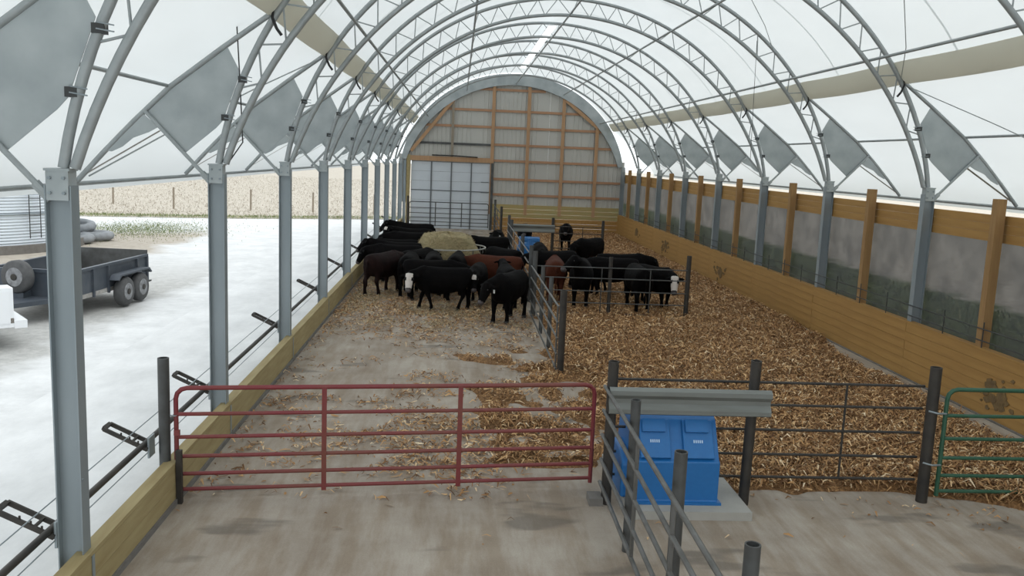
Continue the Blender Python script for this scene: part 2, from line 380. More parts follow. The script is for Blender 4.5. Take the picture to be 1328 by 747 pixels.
# ------------------------------------------------------------------ eave brackets (outrigger, gusset plate, brace)
def make_bracket():
    t = thing('eave_bracket', '', 'eave bracket', (CX,0,0), 0, 'eave brackets outside the posts')
    MB().tube([(x,0,z) for x,z in OUTRIG], .036, 8).build('outrigger_pipe', 'galv_pipe', t, smooth=True)
    pl = [(5.84,4.95),(6.00,5.26),(6.74,4.70),(7.06,4.38),(6.56,3.88),(6.16,4.22),(6.07,4.32)]
    MB().prism(pl, -.004, .004, 'y').build('gusset_plate', 'galv_plate', t)
    p2 = [(7.08,4.36),(7.56,3.87),(7.50,3.86),(7.36,3.93),(7.22,4.05),(7.02,4.13),(6.90,4.20)]
    MB().prism(p2, -.02, -.012, 'y').build('lower_plate', 'galv_plate', t)
    MB().tube([(6.26,-.03,3.55),(7.06,-.03,4.40)], .026, 8).build('brace', 'galv_pipe', t, smooth=True)
    MB().tube([(6.22,-.03,3.50),(6.34,-.03,3.63)], .042, 8).build('brace_socket', 'galv_pipe', t)
    MB().add([(6.90,.02,4.16),(7.90,.02,3.54),(7.90,.12,3.54),(6.90,.12,4.16)], [(0,1,2,3)]).build('webbing_strap', 'pad', t)
    for x, z in ((5.80,4.86),(6.02,4.36)):
        c = MB().box(x-.035,x+.06,-.05,.05,z-.04,z+.04).build('clamp', 'rod_steel', t)
        MB().tube([(x-.12,-.055,z+.025),(x+.02,-.055,z+.045)], .006, 5).tube([(x-.12,-.055,z-.025),(x+.02,-.055,z-.005)], .006, 5).build('clamp_bolt', 'galv', c)
    MB().tube([(5.40,0,5.80),(5.42,-.05,5.66),(5.36,-.06,5.52),(5.30,-.05,5.44)], .02, 6).tube([(5.30,0,5.86),(5.40,0,5.74)], .035, 6).build('strap', 'black', t)
    return t
def mirror_tree(o, parent=None):
    c = o.copy(); link(c)
    if o.type == 'MESH':
        me = o.data.copy(); me.transform(Matrix.Scale(-1,4,(1,0,0))); me.flip_normals(); c.data = me
    if parent is not None: c.parent = parent
    for ch in list(o.children): mirror_tree(ch, c)
    return c
BR = make_bracket(); BL = mirror_tree(BR)
for B, s in ((BR,'boarded side'),(BL,'open yard side')):
    for k in range(-1, 9):
        lab = 'eave bracket with grey gusset plate, %s, %s out from the end wall' % (s, ORD[9-k-1])
        if k == -1: B.location.y = YK(k); B['label'] = lab
        else: copy_tree(B, None, (CX, YK(k), 0), lab)
# ------------------------------------------------------------------ purlins, eave pipes, roof wires
def longpipe(name, x, z, r, lab, cat, grp, y0=YB, y1=YE-.1):
    o = MB().tube([(x,y0,z),(x,(y0+y1)/2,z),(x,y1,z)], r, 8).build(name, 'galv_pipe', smooth=True); tag(o, lab, cat, grp)
gp = 'long pipes tying the trusses together'
longpipe('purlin_pipe', CX, 8.02, .026, 'straight pipe along the ridge under the arches', 'purlin', gp)
longpipe('purlin_pipe', CX-2.65, 7.56, .028, 'pipe tying the arches between ridge and sleeve above the feeding lane', 'purlin', gp)
longpipe('purlin_pipe', CX+2.65, 7.56, .028, 'pipe tying the arches between ridge and sleeve above the bedded pens', 'purlin', gp)
longpipe('purlin_pipe', CX-4.72, 6.09, .028, 'pipe running beside the tan sleeve on the open yard side', 'purlin', gp)
longpipe('purlin_pipe', CX+4.72, 6.09, .028, 'pipe running beside the tan sleeve on the boarded side', 'purlin', gp)
longpipe('purlin_pipe', CX-6.78, 4.74, .024, 'pipe joining the gusset plates outside the open yard side', 'purlin', gp)
longpipe('purlin_pipe', CX+6.78, 4.74, .024, 'pipe joining the gusset plates above the boarded wall', 'purlin', gp)
longpipe('eave_pipe', CX-7.98, 3.42, .03, 'pipe in the fabric hem along the open yard eave', 'eave pipe', 'eave pipes')
longpipe('eave_pipe', CX+7.98, 3.42, .03, 'pipe in the fabric hem above the boarded wall', 'eave pipe', 'eave pipes')
def wire(pts, lab, grp='thin wires under the roof', r=.006, m='rod_steel', name='wire', cat='wire'):
    o = MB().tube(pts, r, 5).build(name, m); tag(o, lab, cat, grp)
def roofp(a, y, k=.99): x, z = outer_pt_at_ray(math.radians(a)); return (CX+x*k, y, 2.9+(z-2.9)*k)
wire([(.25,YK(1),5.9),(.30,YK(1),4.9),(.33,YK(1)+.02,4.05),(.15,YK(1),3.78)], 'thin dark wire hanging down beside a pipe chord on the yard side', r=.009)
wire([(CX+4.05,YK(3),7.0),(CX+4.12,YK(3),4.2)], 'thin vertical wire hanging from the truss above the bedded pens')
wire([roofp(a,y) for a,y in ((78,YK(2)),(68,YK(2.25)),(58,YK(2.55)),(48,YK(2.8)),(40,YK(3)))], 'slanting tie wire high on the fabric above the pens', r=.008, m='galv_pipe')
wire([roofp(a,y) for a,y in ((64,YK(1)),(54,YK(1.3)),(44,YK(1.55)),(34,YK(1.8)),(27,YK(2)))], 'slanting tie wire beside the sleeve near the boarded wall', r=.008, m='galv_pipe')
wire([(CX+5.5,YK(2),5.65),(CX+6.4,YK(1.7),4.95),(CX+7.3,YK(1.35),4.15),(CX+7.9,YK(1.1),3.55)], 'tie wire slanting down to the eave above the boarded wall', r=.009, m='galv_pipe')
wire([(CX-5.5,YK(2),5.65),(CX-6.4,YK(1.7),4.95),(CX-7.3,YK(1.35),4.15),(CX-7.9,YK(1.05),3.52)], 'tie wire slanting down to the eave on the yard side', r=.012, m='galv_pipe')
for i in range(4):
    y0 = 29.3+i*3.4
    t = thing('strip_light', '%s ridge strip light, counted from the end wall towards the camera' % ORD[3-i], 'light', (CX-.02,y0,8.36), 0, 'strip lights under the ridge')
    MB().box(-.13,.13,0,3.3,.02,.06).build('housing', 'truck_white', t); MB().box(-.115,.115,.03,3.27,-.015,.02).build('diffuser', 'lamp_glow', t)

# ------------------------------------------------------------------ left low wall
wl = setting('wall_left', (0,0,0))
pm = [MB().box(.115,.15,.004,SP-.004,0,.187).mesh('plank', 'treated_left') for _ in range(1)]
for k in range(-2, 9):
    for r_ in range(2):
        o = inst('plank', pm[0], wl, (random.uniform(-.003,.003), YK(k), .065+r_*.19))
    MB().box(.151,.157,YK(k)-.025,YK(k)+.025,0,.45).build('strap', 'galv', wl)
MB().box(.02,.15,YB,YE,.447,.485).build('cap_board', 'treated_left', wl)
MB().box(-.15,.17,YB,YE-.01,-.02,.062).build('curb', 'curb', wl)
# neck rail outside
o = MB().tube([(-.17,YB,.70),(-.17,20,.70),(-.17,YE-3,.70)], .032, 8).build('neck_rail', 'dark_steel', smooth=True); tag(o, 'long dark pipe running outside the low plank wall', 'rail')
def make_nb():
    t = thing('rail_bracket', '', 'bracket', (0,0,0), 0, 'slotted brackets holding the dark pipe')
    T = Matrix.Translation((-.14,0,.66)) @ Matrix.Rotation(math.radians(26), 4, 'Y')
    for y_ in (-.095,.095): MB().box(-.50,.02,y_-.012,y_+.012,-.022,.022, T).build('arm', 'dark_steel', t)
    for x_, w_ in ((-.50,.02),(-.17,.008),(.0,.025)): MB().box(x_-w_,x_+w_,-.083,.083,-.022,.022, T).build('cross_bar', 'dark_steel', t)
    MB().box(-.125,-.105,-.09,.09,.55,.78).build('mount_plate', 'galv', t)
    for x in (-.10,-.2,-.3): 
        p = T @ Vector((x,-.095,.02)); MB().tube([p, p+Vector((0,0,.03))], .010, 5).build('bolt', 'dark_steel', t)
    return t
nb = make_nb()
for i, y in enumerate([YK(0), 9.42, YK(1), YK(2), YK(3), YK(4), YK(5), YK(6), YK(7), YK(8)]):
    lab = 'slotted dark bracket on the black gate post above the low wall' if i == 1 else 'slotted dark bracket on the %s yard side post out from the end wall' % ORD[{0:8}.get(i, 9-i+0)]
    if i == 0: nb.location.y = y; nb['label'] = lab
    else: copy_tree(nb, None, (0,y,0), lab)
wire([(-.12,YB,.98),(-.12,YE-.3,.98)], 'thin upper cable strung along outside the low plank wall', 'cables along the low wall', .006, 'galv')
wire([(-.12,YB,.62),(-.12,YE-.3,.62)], 'thin lower cable strung along outside the low plank wall', 'cables along the low wall', .006, 'galv')

# ------------------------------------------------------------------ right boarded wall
wr = setting('wall_right')
pls = [MB().box(W-.15,W-.112,.004,SP-.004,0,.174).mesh('plank', 'treated')]
for k in range(-2, 9):
    for r_ in range(6):
        inst('plank', pls[0], wr, (random.uniform(-.004,.004), YK(k), .02+r_*.178))
MB().box(W-.155,W-.01,YB,YE,1.087,1.12).build('cap_board', 'treated', wr)
MB().box(W-.2,W+.1,YB,YE,-.02,.02).build('curb', 'curb', wr)
ups = MB().box(W+.13,W+.168,.004,SP-.004,0,.150).mesh('plank', 'treated')
for k in range(-2, 9):
    for r_ in range(3): inst('plank', ups, wr, (random.uniform(-.004,.004), YK(k), 2.90+r_*.154))
MB().add([(W+.15,YB,1.0),(W+.15,YE,1.0),(W+.15,YE,2.93),(W+.15,YB,2.93)], [(0,1,2,3)]).build('netting', 'netting', wr)
pw = MB().box(-.085,.085,-.075,.075,1.12,3.64).box(-.085,.085,-.075,.075,0,1.0)
pw = MB().box(-.07,.09,-.075,.075,0,3.64).mesh('wooden_post', 'pine_post')
for k in range(-1, 9):
    o = inst('wooden_post', pw, None, (W-.02, YK(k)+SP/2, 0))
    tag(o, 'square brown wooden post between steel posts, %s bay out from the end wall' % ORD[8-k], 'post', 'wooden posts along the boarded wall')
# rod rail in front of posts above the boards
for i, k in enumerate(range(-1, 8)):
    t = thing('rod_rail', 'dark rod rail above the plank wall, %s bay out from the end wall' % ORD[8-k], 'rail', (W-.13, YK(k), 0), 0, 'rod rails above the plank wall')
    for z in (1.24, 1.44): MB().tube([(0,0,z),(0,SP,z)], .011, 6).build('rod', 'rod_steel', t)
    for y in (.9, 2.1, 3.3): MB().tube([(0,y,1.10),(0,y,1.56)], .011, 6).build('upright', 'rod_steel', t)

# ------------------------------------------------------------------ end wall
wb = setting('wall_back')
def arch_z(x):      # top of sheet at x
    dx = min(abs(x-CX), 6.0)
    return 1.75+math.sqrt(max(6.42**2-dx*dx, 0))
x = -.1; DX0, DX1, DZ = .58, 4.98, 3.68
i = 0
while x < W+.05:
    x1 = min(x+.91, W+.1); mb = MB(); prof_ = []
    nn = 24; xs = [x+(x1-x)*j/nn for j in range(nn+1)]
    def rib(xx):
        f = ((xx-x)/.2275) % 1; return YE+.0-(.028 if f < .16 else 0)
    verts = []; 
    for xx in xs:
        zb = 1.40
        if DX0-.05 < xx < DX1+.02: zb = DZ
        verts += [(xx, rib(xx), zb), (xx, rib(xx), max(arch_z(xx), zb+.01))]
    mb.add(verts, [(2*j, 2*j+2, 2*j+3, 2*j+1) for j in range(nn)]).build('siding_panel', 'steel_siding', wb)
    x = x1; i += 1
def bar(name, x0, x1, z0, z1, y0, y1, m): return MB().box(x0,x1,y0,y1,z0,z1).build(name, m, wb)
for z in (7.68,6.55,5.65,4.72,3.85,2.85,2.0):
    hw = math.sqrt(max(6.3**2-(z-1.75)**2, 0)) - .1 if z > 3.3 else 6.05
    x0 = 5.05; x1 = min(CX+hw, W-.1)
    if z > 7: x0, x1 = 4.2, 7.8
    elif z > 4.8: x0 = CX-hw
    bar('girt', x0, x1, z-.065, z+.065, YE-.08, YE-.035, 'girt_wood')
bar('girt', 1.0, 4.98, 4.62, 4.74, YE-.08, YE-.035, 'grey_steel')
bar('header_beam', .3, 5.02, 3.70, 3.96, YE-.14, YE-.03, 'stud_wood')
for xx in (4.99,6.93,8.85,10.75):
    bar('stud', xx-.09, xx+.09, .9, arch_z(xx)-.12, YE-.16, YE-.08, 'stud_wood')
bar('stud', 2.72, 2.86, 3.96, arch_z(2.8)-.1, YE-.16, YE-.08, 'stud_wood').data.materials[0] = M['fence_wood']
bar('stud', .32, .52, 0, 4.0, YE-.16, YE-.08, 'treated_left'); bar('stud', .16, .30, 0, 3.7, YE-.2, YE-.08, 'galv')
bar('stud', 4.96, 5.10, 0, 3.7, YE-.22, YE-.16, 'grey_steel')
def diag(x0,z0,x1,z1):
    v = Vector((x1-x0,z1-z0)).normalized()*1; nrm = Vector((-v.y,v.x))*.09
    MB().prism([(x0-nrm.x,z0-nrm.y),(x1-nrm.x,z1-nrm.y),(x1+nrm.x,z1+nrm.y),(x0+nrm.x,z0+nrm.y)], YE-.20, YE-.16, 'y').build('diagonal_board', 'stud_wood', wb)
diag(2.8,7.05,.55,4.2); diag(8.95,7.25,10.75,5.85)
MB().tube([(1.7,YE-.2,4.02),(3.0,YE-.2,4.02),(4.2,YE-.2,3.98)], .035, 6).build('header_pipe', 'black', wb)
kb = MB().box(0,3.6,-.04,0,0,.235).mesh('plank', 'treated_green')
for r_ in range(6):
    for j in range(2): inst('plank', kb if r_ > 2 else MB().box(0,3.6,-.04,0,0,.235).mesh('plank','treated'), wb, (5.08+j*3.57, YE-.1, .02+r_*.243), scale=(1,1,1))
# overhead door
dr = setting('door_1')
pan = MB().box(.012,1.088,-.02,.02,.006,.516).mesh('door_panel', 'door_white')
for c_ in range(4):
    for r_ in range(7):
        inst('door_panel', pan, dr, (DX0+.0+c_*1.1, YE+.02, r_*.522))
MB().box(DX0,DX1,YE+.045,YE+.06,0,DZ).build('door_backing', 'door_dark', dr)
for c_ in range(1,4): MB().box(DX0+c_*1.1-.035, DX0+c_*1.1+.035, YE-.04, YE+.0, 0, DZ).build('door_stile', 'door_dark', dr)
MB().box(DX0,DX1,YE-.025,YE-.001,2.07,2.12).build('door_rail', 'door_dark', dr)
for z in (2.05,2.62): 
    MB().box(DX1-.55,DX1-.12,YE-.03,YE-.001,z,z+.03).build('door_latch', 'door_dark', dr)

# ------------------------------------------------------------------ fences and gates
def post(x, y, h, lab, m='dark_steel', r=.062, grp='round pipe fence posts', z=0, lean=0):
    n = 14; mb = MB(); vs = []
    for (rr, zz) in ((r,0),(r,h),(r*.8,h),(r*.8,h-.12)):
        vs += [(rr*math.cos(2*PI*k/n)+lean*zz, rr*math.sin(2*PI*k/n), zz) for k in range(n)]
    fs = [(j*n+k, j*n+(k+1)%n, (j+1)*n+(k+1)%n, (j+1)*n+k) for j in range(3) for k in range(n)]
    fs += [tuple(3*n+k for k in range(n)), tuple(range(n-1,-1,-1))]
    o = mb.add(vs, fs).build('fence_post', m, None, (x,y,z), smooth=True); return tag(o, lab, 'fence post', grp)
def panel(name, p0, p1, zs, stays, lab, m='rod_steel', r=.016, cat='fence panel', grp=None, z1=None, sr=None):
    p0 = Vector((*p0,0)); p1 = Vector((*p1,0)); t = thing(name, lab, cat, p0, 0, grp); d = p1-p0
    for z in zs: MB().tube([(0,0,z), d*.5+Vector((0,0,z)), d+Vector((0,0,z))], r, 7).build('rail', m, t, smooth=True)
    for s in stays:
        q = d*s; MB().tube([q+Vector((0,0,zs[0]-.0)), q+Vector((0,0,zs[-1]))], sr or r*.9, 6).build('upright', m, t)
    return t
def gate(name, p0, p1, z0, z1, n, stays, lab, m, r=.021, grp=None, stw=.028):
    p0 = Vector((*p0,0)); p1 = Vector((*p1,0)); t = thing(name, lab, 'gate', p0, 0, grp); d = p1-p0; u = d.normalized(); c = .12; h = z1-z0; Lg = d.length
    pts = [u*0+Vector((0,0,z0-.06))]
    pts += [u*0+Vector((0,0,z1-c))] + [u*(c-c*math.cos(a))+Vector((0,0,z1-c+c*math.sin(a))) for a in (PI/6,PI/3,PI/2)]
    pts += [u*(Lg-c+c*math.sin(a))+Vector((0,0,z1-c+c*math.cos(a))) for a in (0,PI/6,PI/3,PI/2)] + [u*Lg+Vector((0,0,z0-.06))]
    MB().tube(pts, r*1.12, 8).build('frame', m, t, smooth=True)
    gaps = [z0 + h*k for k in ([0,.155,.33,.52,.745] if n == 5 else [i/ n for i in range(n)])]
    for z in gaps: MB().tube([Vector((0,0,z)), u*Lg+Vector((0,0,z))], r*.95, 7).build('rail', m, t, smooth=True)
    side = Vector((u.y,-u.x,0))
    for s in stays:
        q = u*(Lg*s); a_ = q-u*stw; b_ = q+u*stw; o_ = side*(r+.004)
        vs = [a_+o_+Vector((0,0,z0-.05)), b_+o_+Vector((0,0,z0-.05)), b_+o_+Vector((0,0,z1)), a_+o_+Vector((0,0,z1))]
        vs += [v-side*.006 for v in vs]
        MB().add(vs, [(0,1,2,3),(7,6,5,4),(0,4,5,1),(1,5,6,2),(2,6,7,3),(3,7,4,0)]).build('upright', m, t)
    return t
# red gate across the lane
rg = gate('red_gate', (.135,9.50), (4.93,10.08), .13, 1.31, 5, (.335,.66), 'long red tube gate closed across the feeding lane', 'red_paint', .024)
MB().box(-.01,.05,-.06,-.02,.78,.84).build('hinge', 'red_paint', rg); MB().tube([(.0,-.03,.33),(-.1,-.06,.33)], .012, 6).build('hinge', 'rod_steel', rg)
MB().tube([(-.12,-.04,1.02),(.0,-.04,1.0),(.03,.03,1.0)], .008, 5).build('chain', 'galv', rg)
post(.02, 9.46, 1.30, 'dark round post on the low plank wall holding the red gate', 'grey_steel', .062, z=.36)
MB2 = MB().box(-.03,.03,-.03,.03,-.0,.62).build('gate_stop', 'dark_steel', None, (.185,9.42,0)); tag(MB2, 'narrow dark upright on the floor beneath the red gate hinge', 'stop post')
# posts of the near pen corner
gN = 'posts of the fence beside the blue waterer'
post(5.05, 9.60, 1.72, 'dark post at the latch end of the red gate', grp=gN)
post(6.72, 9.64, 1.76, 'dark post holding the far end of the guardrail beam over the blue waterer', grp=gN, lean=.012)
post(9.02, 9.80, 1.70, 'dark post between the rod fence and the green gate', 'dark_steel', .068, grp=gN)
post(5.06, 8.35, 1.62, 'grey post standing in front of the blue waterer, first towards the camera', 'grey_steel', .052, grp=gN)
post(5.10, 6.72, 1.65, 'grey open-topped post, second towards the camera from the blue waterer', 'grey_steel', .056, grp=gN)
post(5.12, 5.02, 1.64, 'grey open-topped post cut by the bottom edge, third from the blue waterer', 'grey_steel', .052, grp=gN)
ns = panel('pipe_fence', (4.985,9.72), (4.935,4.2), (.22,.50,.80,1.10,1.39), (.36,.62,.86), 'grey five-rail pipe fence running from the guardrail beam towards the camera', 'rail_steel', .023, grp=None)
# rod fence behind the waterer
panel('rod_fence', (5.15,9.92), (8.97,9.92), (.24,.53,.84,1.15,1.43), (.745,), 'dark five-rod fence behind the blue waterer', 'dark_steel', .017)
gg = gate('green_gate', (9.20,9.80), (12.02,9.82), .14, 1.43, 5, (.55,), 'green tube gate between dark post and plank wall', 'green_paint', .024)
for z in (1.15,.50): MB().tube([(-.25,-.06,z+.02),(-.15,-.09,z),(0,-.02,z-.02)], .012, 6).build('hinge', 'galv', gg)
# guardrail beams
def wbeam(x0, x1, y, z0, z1, lab):
    h = z1-z0; pf = [(0,z0),( -.05,z0+.07*h),(-.05,z0+.22*h),(0,z0+.42*h),(0,z0+.58*h),(-.05,z0+.74*h),(-.05,z0+.90*h),(0,z1)]
    poly = pf+[(a+.01,b) for a,b in reversed(pf)]
    o = MB().prism([(a+y,b) for a,b in poly], x0, x1, 'x').build('guardrail_beam', 'rail_galv'); return tag(o, lab, 'guardrail', 'corrugated guardrail beams over the waterers')
wbeam(5.00, 6.90, 9.50, 1.12, 1.44, 'corrugated steel guardrail beam above the blue waterer beside the red gate')
wbeam(5.36, 7.08, 34.15, 1.12, 1.44, 'corrugated steel guardrail beam above the small blue waterer near the end wall')
# middle fence along the lane
gM = 'posts of the fence along the lane'
post(5.20, 15.60, 1.62, 'dark post at the end of the lane fence facing the red gate', grp=gM, r=.065)
post(5.20, 17.75, 1.58, 'slimmer post in the lane fence, second from its near end', 'grey_steel', .045, grp=gM)
post(5.20, 19.55, 1.58, 'slimmer post in the lane fence, third from its near end', 'grey_steel', .045, grp=gM)
post(5.21, 21.75, 1.68, 'tall post where lane fence and cross fence meet', 'grey_steel', .062, grp=gM)
panel('pipe_fence', (5.125,15.66), (5.125,21.75), (.12,.40,.70,1.0,1.30), (.02,), 'grey five-rail fence along the lane between gate and cattle', 'rail_steel', .02)
# cross fence in front of the pen
gC = 'posts of the cross fence'
post(7.18, 21.85, 1.58, 'rust-dark post in the middle of the cross fence', 'dark_steel', .05, grp=gC)
post(9.22, 21.85, 1.68, 'dark post at the free end of the cross fence beside the white-faced calf', 'dark_steel', .062, grp=gC)
panel('rod_fence', (5.27,21.80), (9.18,21.80), (.10,.38,.69,1.02,1.30), (.43,.755), 'five-rod cross fence in front of the black cattle', 'grey_steel', .015)
# third fence beside the lane, far frame, far rods
gF = 'posts around the far waterer'
for y, h, lab in ((24.0,1.60,'post at the near end of the far lane fence'),(27.4,1.60,'post in the far lane fence, second from its near end'),(33.2,1.66,'post in the far lane fence just before the guardrail beam'),(35.0,1.72,'tall post behind the corner of the small guardrail beam')):
    post(5.30, y, h, lab, 'grey_steel', .06, grp=gF)
panel('pipe_fence', (5.235,24.0), (5.235,34.9), (.2,.5,.8,1.1,1.4), (.3,.6), 'pale five-rail fence along the lane beside the crowded cattle', 'rail_steel', .02)
post(7.02, 34.3, 1.72, 'dark rusty post at the outer end of the small guardrail beam', 'dark_steel', .062, grp=gF)
post(9.06, 34.4, 1.66, 'dark post at the free end of the far rod fence', 'dark_steel', .06, grp=gF)
panel('rod_fence', (7.08,34.35), (9.02,34.40), (.2,.5,.8,1.1,1.38), (.12,.6), 'dark rod fence beside the small guardrail beam', 'dark_steel', .016)
gE = 'posts near the white door'
post(5.26, 40.7, 1.74, 'dark post at the free end of the fence beside the white door', 'dark_steel', .06, grp=gE)
post(5.24, 47.3, 1.74, 'dark post where the fence meets the end wall beside the door', 'grey_steel', .06, grp=gE)
panel('pipe_fence', (5.18,40.75), (5.18,47.3), (.25,.52,.8,1.1,1.45), (.35,.7), 'five-rail fence running back to the end wall beside the door', 'grey_steel', .02)
post(.50, 46.9, 1.80, 'dark post hinging the grey gate in front of the white door', 'dark_steel', .05, grp=gE)
gate('tube_gate', (.58,46.9), (4.86,46.95), .25, 1.5, 5, (.33,.66), 'grey tube gate standing in front of the white overhead door', 'grey_steel', .022)

# ------------------------------------------------------------------ blue waterers
def waterer(loc, lab, sc_=1.0):
    t = thing('waterer', lab, 'waterer', loc, 0, 'blue plastic cattle waterers'); t.scale = (sc_,)*3
    w = 1.02
    pf = [(0,0),(-.02,.0),(-.02,.03),(0,.035),(0,.50),(.05,.52),(.30,.92),(.42,.98),(.78,.98),(.90,.90),(.98,.5),(.98,.035),(1.0,.03),(1.0,0)]
    me_ = MB().prism(pf, 0, w, 'x')
    o = me_.build('tank', 'blue_poly', t)
    bv = o.modifiers.new('bevel', 'BEVEL'); bv.width = .02; bv.segments = 2; bv.limit_method = 'ANGLE'
    # side bulge on the lane side
    o = MB().prism([(.15,0),(.15,.42),(.35,.55),(.75,.55),(.85,.40),(.85,0)], -.10, .01, 'x').build('side_lobe', 'blue_poly', t)
    bv = o.modifiers.new('bevel', 'BEVEL'); bv.width = .03; bv.segments = 2
    sl = math.atan2(.40, .25)
    for x in (.09, .60):
        T = Matrix.Translation((x,.05,.52)) @ Matrix.Rotation(sl, 4, 'X')
        o = MB().box(0,.36,0,.46,.0,.045, T).build('drinking_lid', 'blue_poly', t); bv = o.modifiers.new('bevel','BEVEL'); bv.width=.012; bv.segments=2
        MB().box(.03,.30,.30,.45,.045,.085, T).build('lid_flap', 'blue_poly', o)
        for q in range(5): MB().box(.12+q*.024,.134+q*.024,.18,.215,.045,.048, T).build('print_mark', 'pale_print', o)
    for x in (.33,.57): MB().box(x-.006,x+.006,.40,.80,.98,.99).build('top_rib', 'blue_poly_light', t)
    MB().box(-.03,w+.03,-.05,1.03,-.02,.03).build('base_flange', 'blue_poly', t)
    return t
wt = waterer((5.30,9.38,.10), 'large blue plastic waterer under the guardrail beam by the red gate')
vs = [(random.gauss(0,.05), random.gauss(0,.03), .0) for _ in range(40)]
mb = MB()
for x_, y_, _ in vs:
    a = random.uniform(0,PI); l = random.uniform(.015,.05); mb.add([(x_-l*math.cos(a),y_-l*math.sin(a),0),(x_+.006,y_-.006,.012),(x_+l*math.cos(a),y_+l*math.sin(a),.004),(x_-.006,y_+.006,.012)], [(0,1,2,3)])
o = mb.build('straw_tuft', 'hay_cut', None, (5.98,10.02,1.083)); tag(o, 'small tuft of straw lying on top of the blue waterer', 'straw', kind='stuff')
waterer((5.72,34.25,.10), 'small-looking blue waterer near the end wall with a calf behind it', .80)
o = MB().box(0,1.42,0,1.9,0,.10).build('concrete_pad', 'pad', None, (5.24,9.14,0)); tag(o, 'pale concrete pad under the blue waterer', 'concrete pad', 'concrete pads under waterers')
o = MB().box(0,1.3,0,1.5,0,.10).build('concrete_pad', 'pad', None, (5.5,34.0,0)); tag(o, 'concrete pad under the far waterer', 'concrete pad', 'concrete pads under waterers')
o = MB().box(-.16,.0,-.12,.12,0,.09).build('concrete_footing', 'curb', None, (5.0,9.62,0)); tag(o, 'dark lump of concrete at the foot of the latch post', 'footing')

# ------------------------------------------------------------------ bedding
def vnoise(x, y, s, seed=0):
    r_ = np.random.default_rng(seed+100); G = r_.random((64,64)); X = (x/s) % 64; Y = (y/s) % 64
    xi = X.astype(int); yi = Y.astype(int); fx = X-xi; fy_ = Y-yi; fx = fx*fx*(3-2*fx); fy_ = fy_*fy_*(3-2*fy_); x1 = (xi+1)%64; y1 = (yi+1)%64
    return (G[xi,yi]*(1-fx)+G[x1,yi]*fx)*(1-fy_)+(G[xi,y1]*(1-fx)+G[x1,y1]*fx)*fy_
def bed_cover(x, y):
    """0..1 : how much stalk bedding lies here"""
    wob = (vnoise(x,y,.8,1)-.5)*.9 + (vnoise(x,y,.25,2)-.5)*.35
    a = np.minimum(np.clip((x-(5.35-np.clip((16-np.abs(y-14))*.0,0,1)) + wob*.9)/.5, 0, 1), np.clip((y-(9.95-np.clip((x-9)*.35,0,1.1))+wob*.6)/.35, 0, 1))
    spill = np.clip((x-(3.9-np.clip((15-np.abs(y-13.0)-12)*.35,0,1.2)) + wob*2.2)/1.3, 0, 1)*np.clip((y-10.6+wob)/.6,0,1)*np.clip((19-y+wob*2)/3,0,1)
    a = np.maximum(a, spill*np.clip(.25+(vnoise(x,y,.35,5)-.35)*1.6,.1,.75))
    wallgap = np.clip((11.75+np.clip((y-17)*.12,0,.6)+wob*.6-x)/.3, 0, 1); a = a*np.where(y<23, wallgap, 1)
    pad = ((x>5.2)&(x<6.66)&(y<11.05)); a = np.where(pad, 0, a)
    return a
def bed_h(x, y): 
    return bed_cover(x,y)*(.07+.05*vnoise(x,y,.5,3)+.04*vnoise(x,y,.18,4))-.02
gx = np.arange(2.0, 12.16, .08); gy = np.arange(8.4, YE-.05, .08)
X_, Y_ = np.meshgrid(gx, gy, indexing='ij'); H_ = bed_h(X_, Y_); nx, ny = X_.shape
V_ = np.stack([X_,Y_,H_],-1).reshape(-1,3); idx = np.arange(nx*ny).reshape(nx,ny)
F_ = np.stack([idx[:-1,:-1],idx[1:,:-1],idx[1:,1:],idx[:-1,1:]],-1).reshape(-1,4); keep = (V_[F_][:,:,2].max(1) > -.005); F_ = F_[keep]
me = bpy.data.meshes.new('stalk_bedding'); me.from_pydata(V_.tolist(), [], F_.tolist()); me.materials.append(M['bedding']); me.polygons.foreach_set('use_smooth',[True]*len(me.polygons))
bm = bmesh.new(); bm.from_mesh(me); bmesh.ops.delete(bm, geom=[v for v in bm.verts if not v.link_faces], context='VERTS'); bm.to_mesh(me); bm.free()
o = link(bpy.data.objects.new('stalk_bedding', me)); tag(o, 'deep chopped corn stalk bedding covering the pens', 'bedding', kind='stuff')
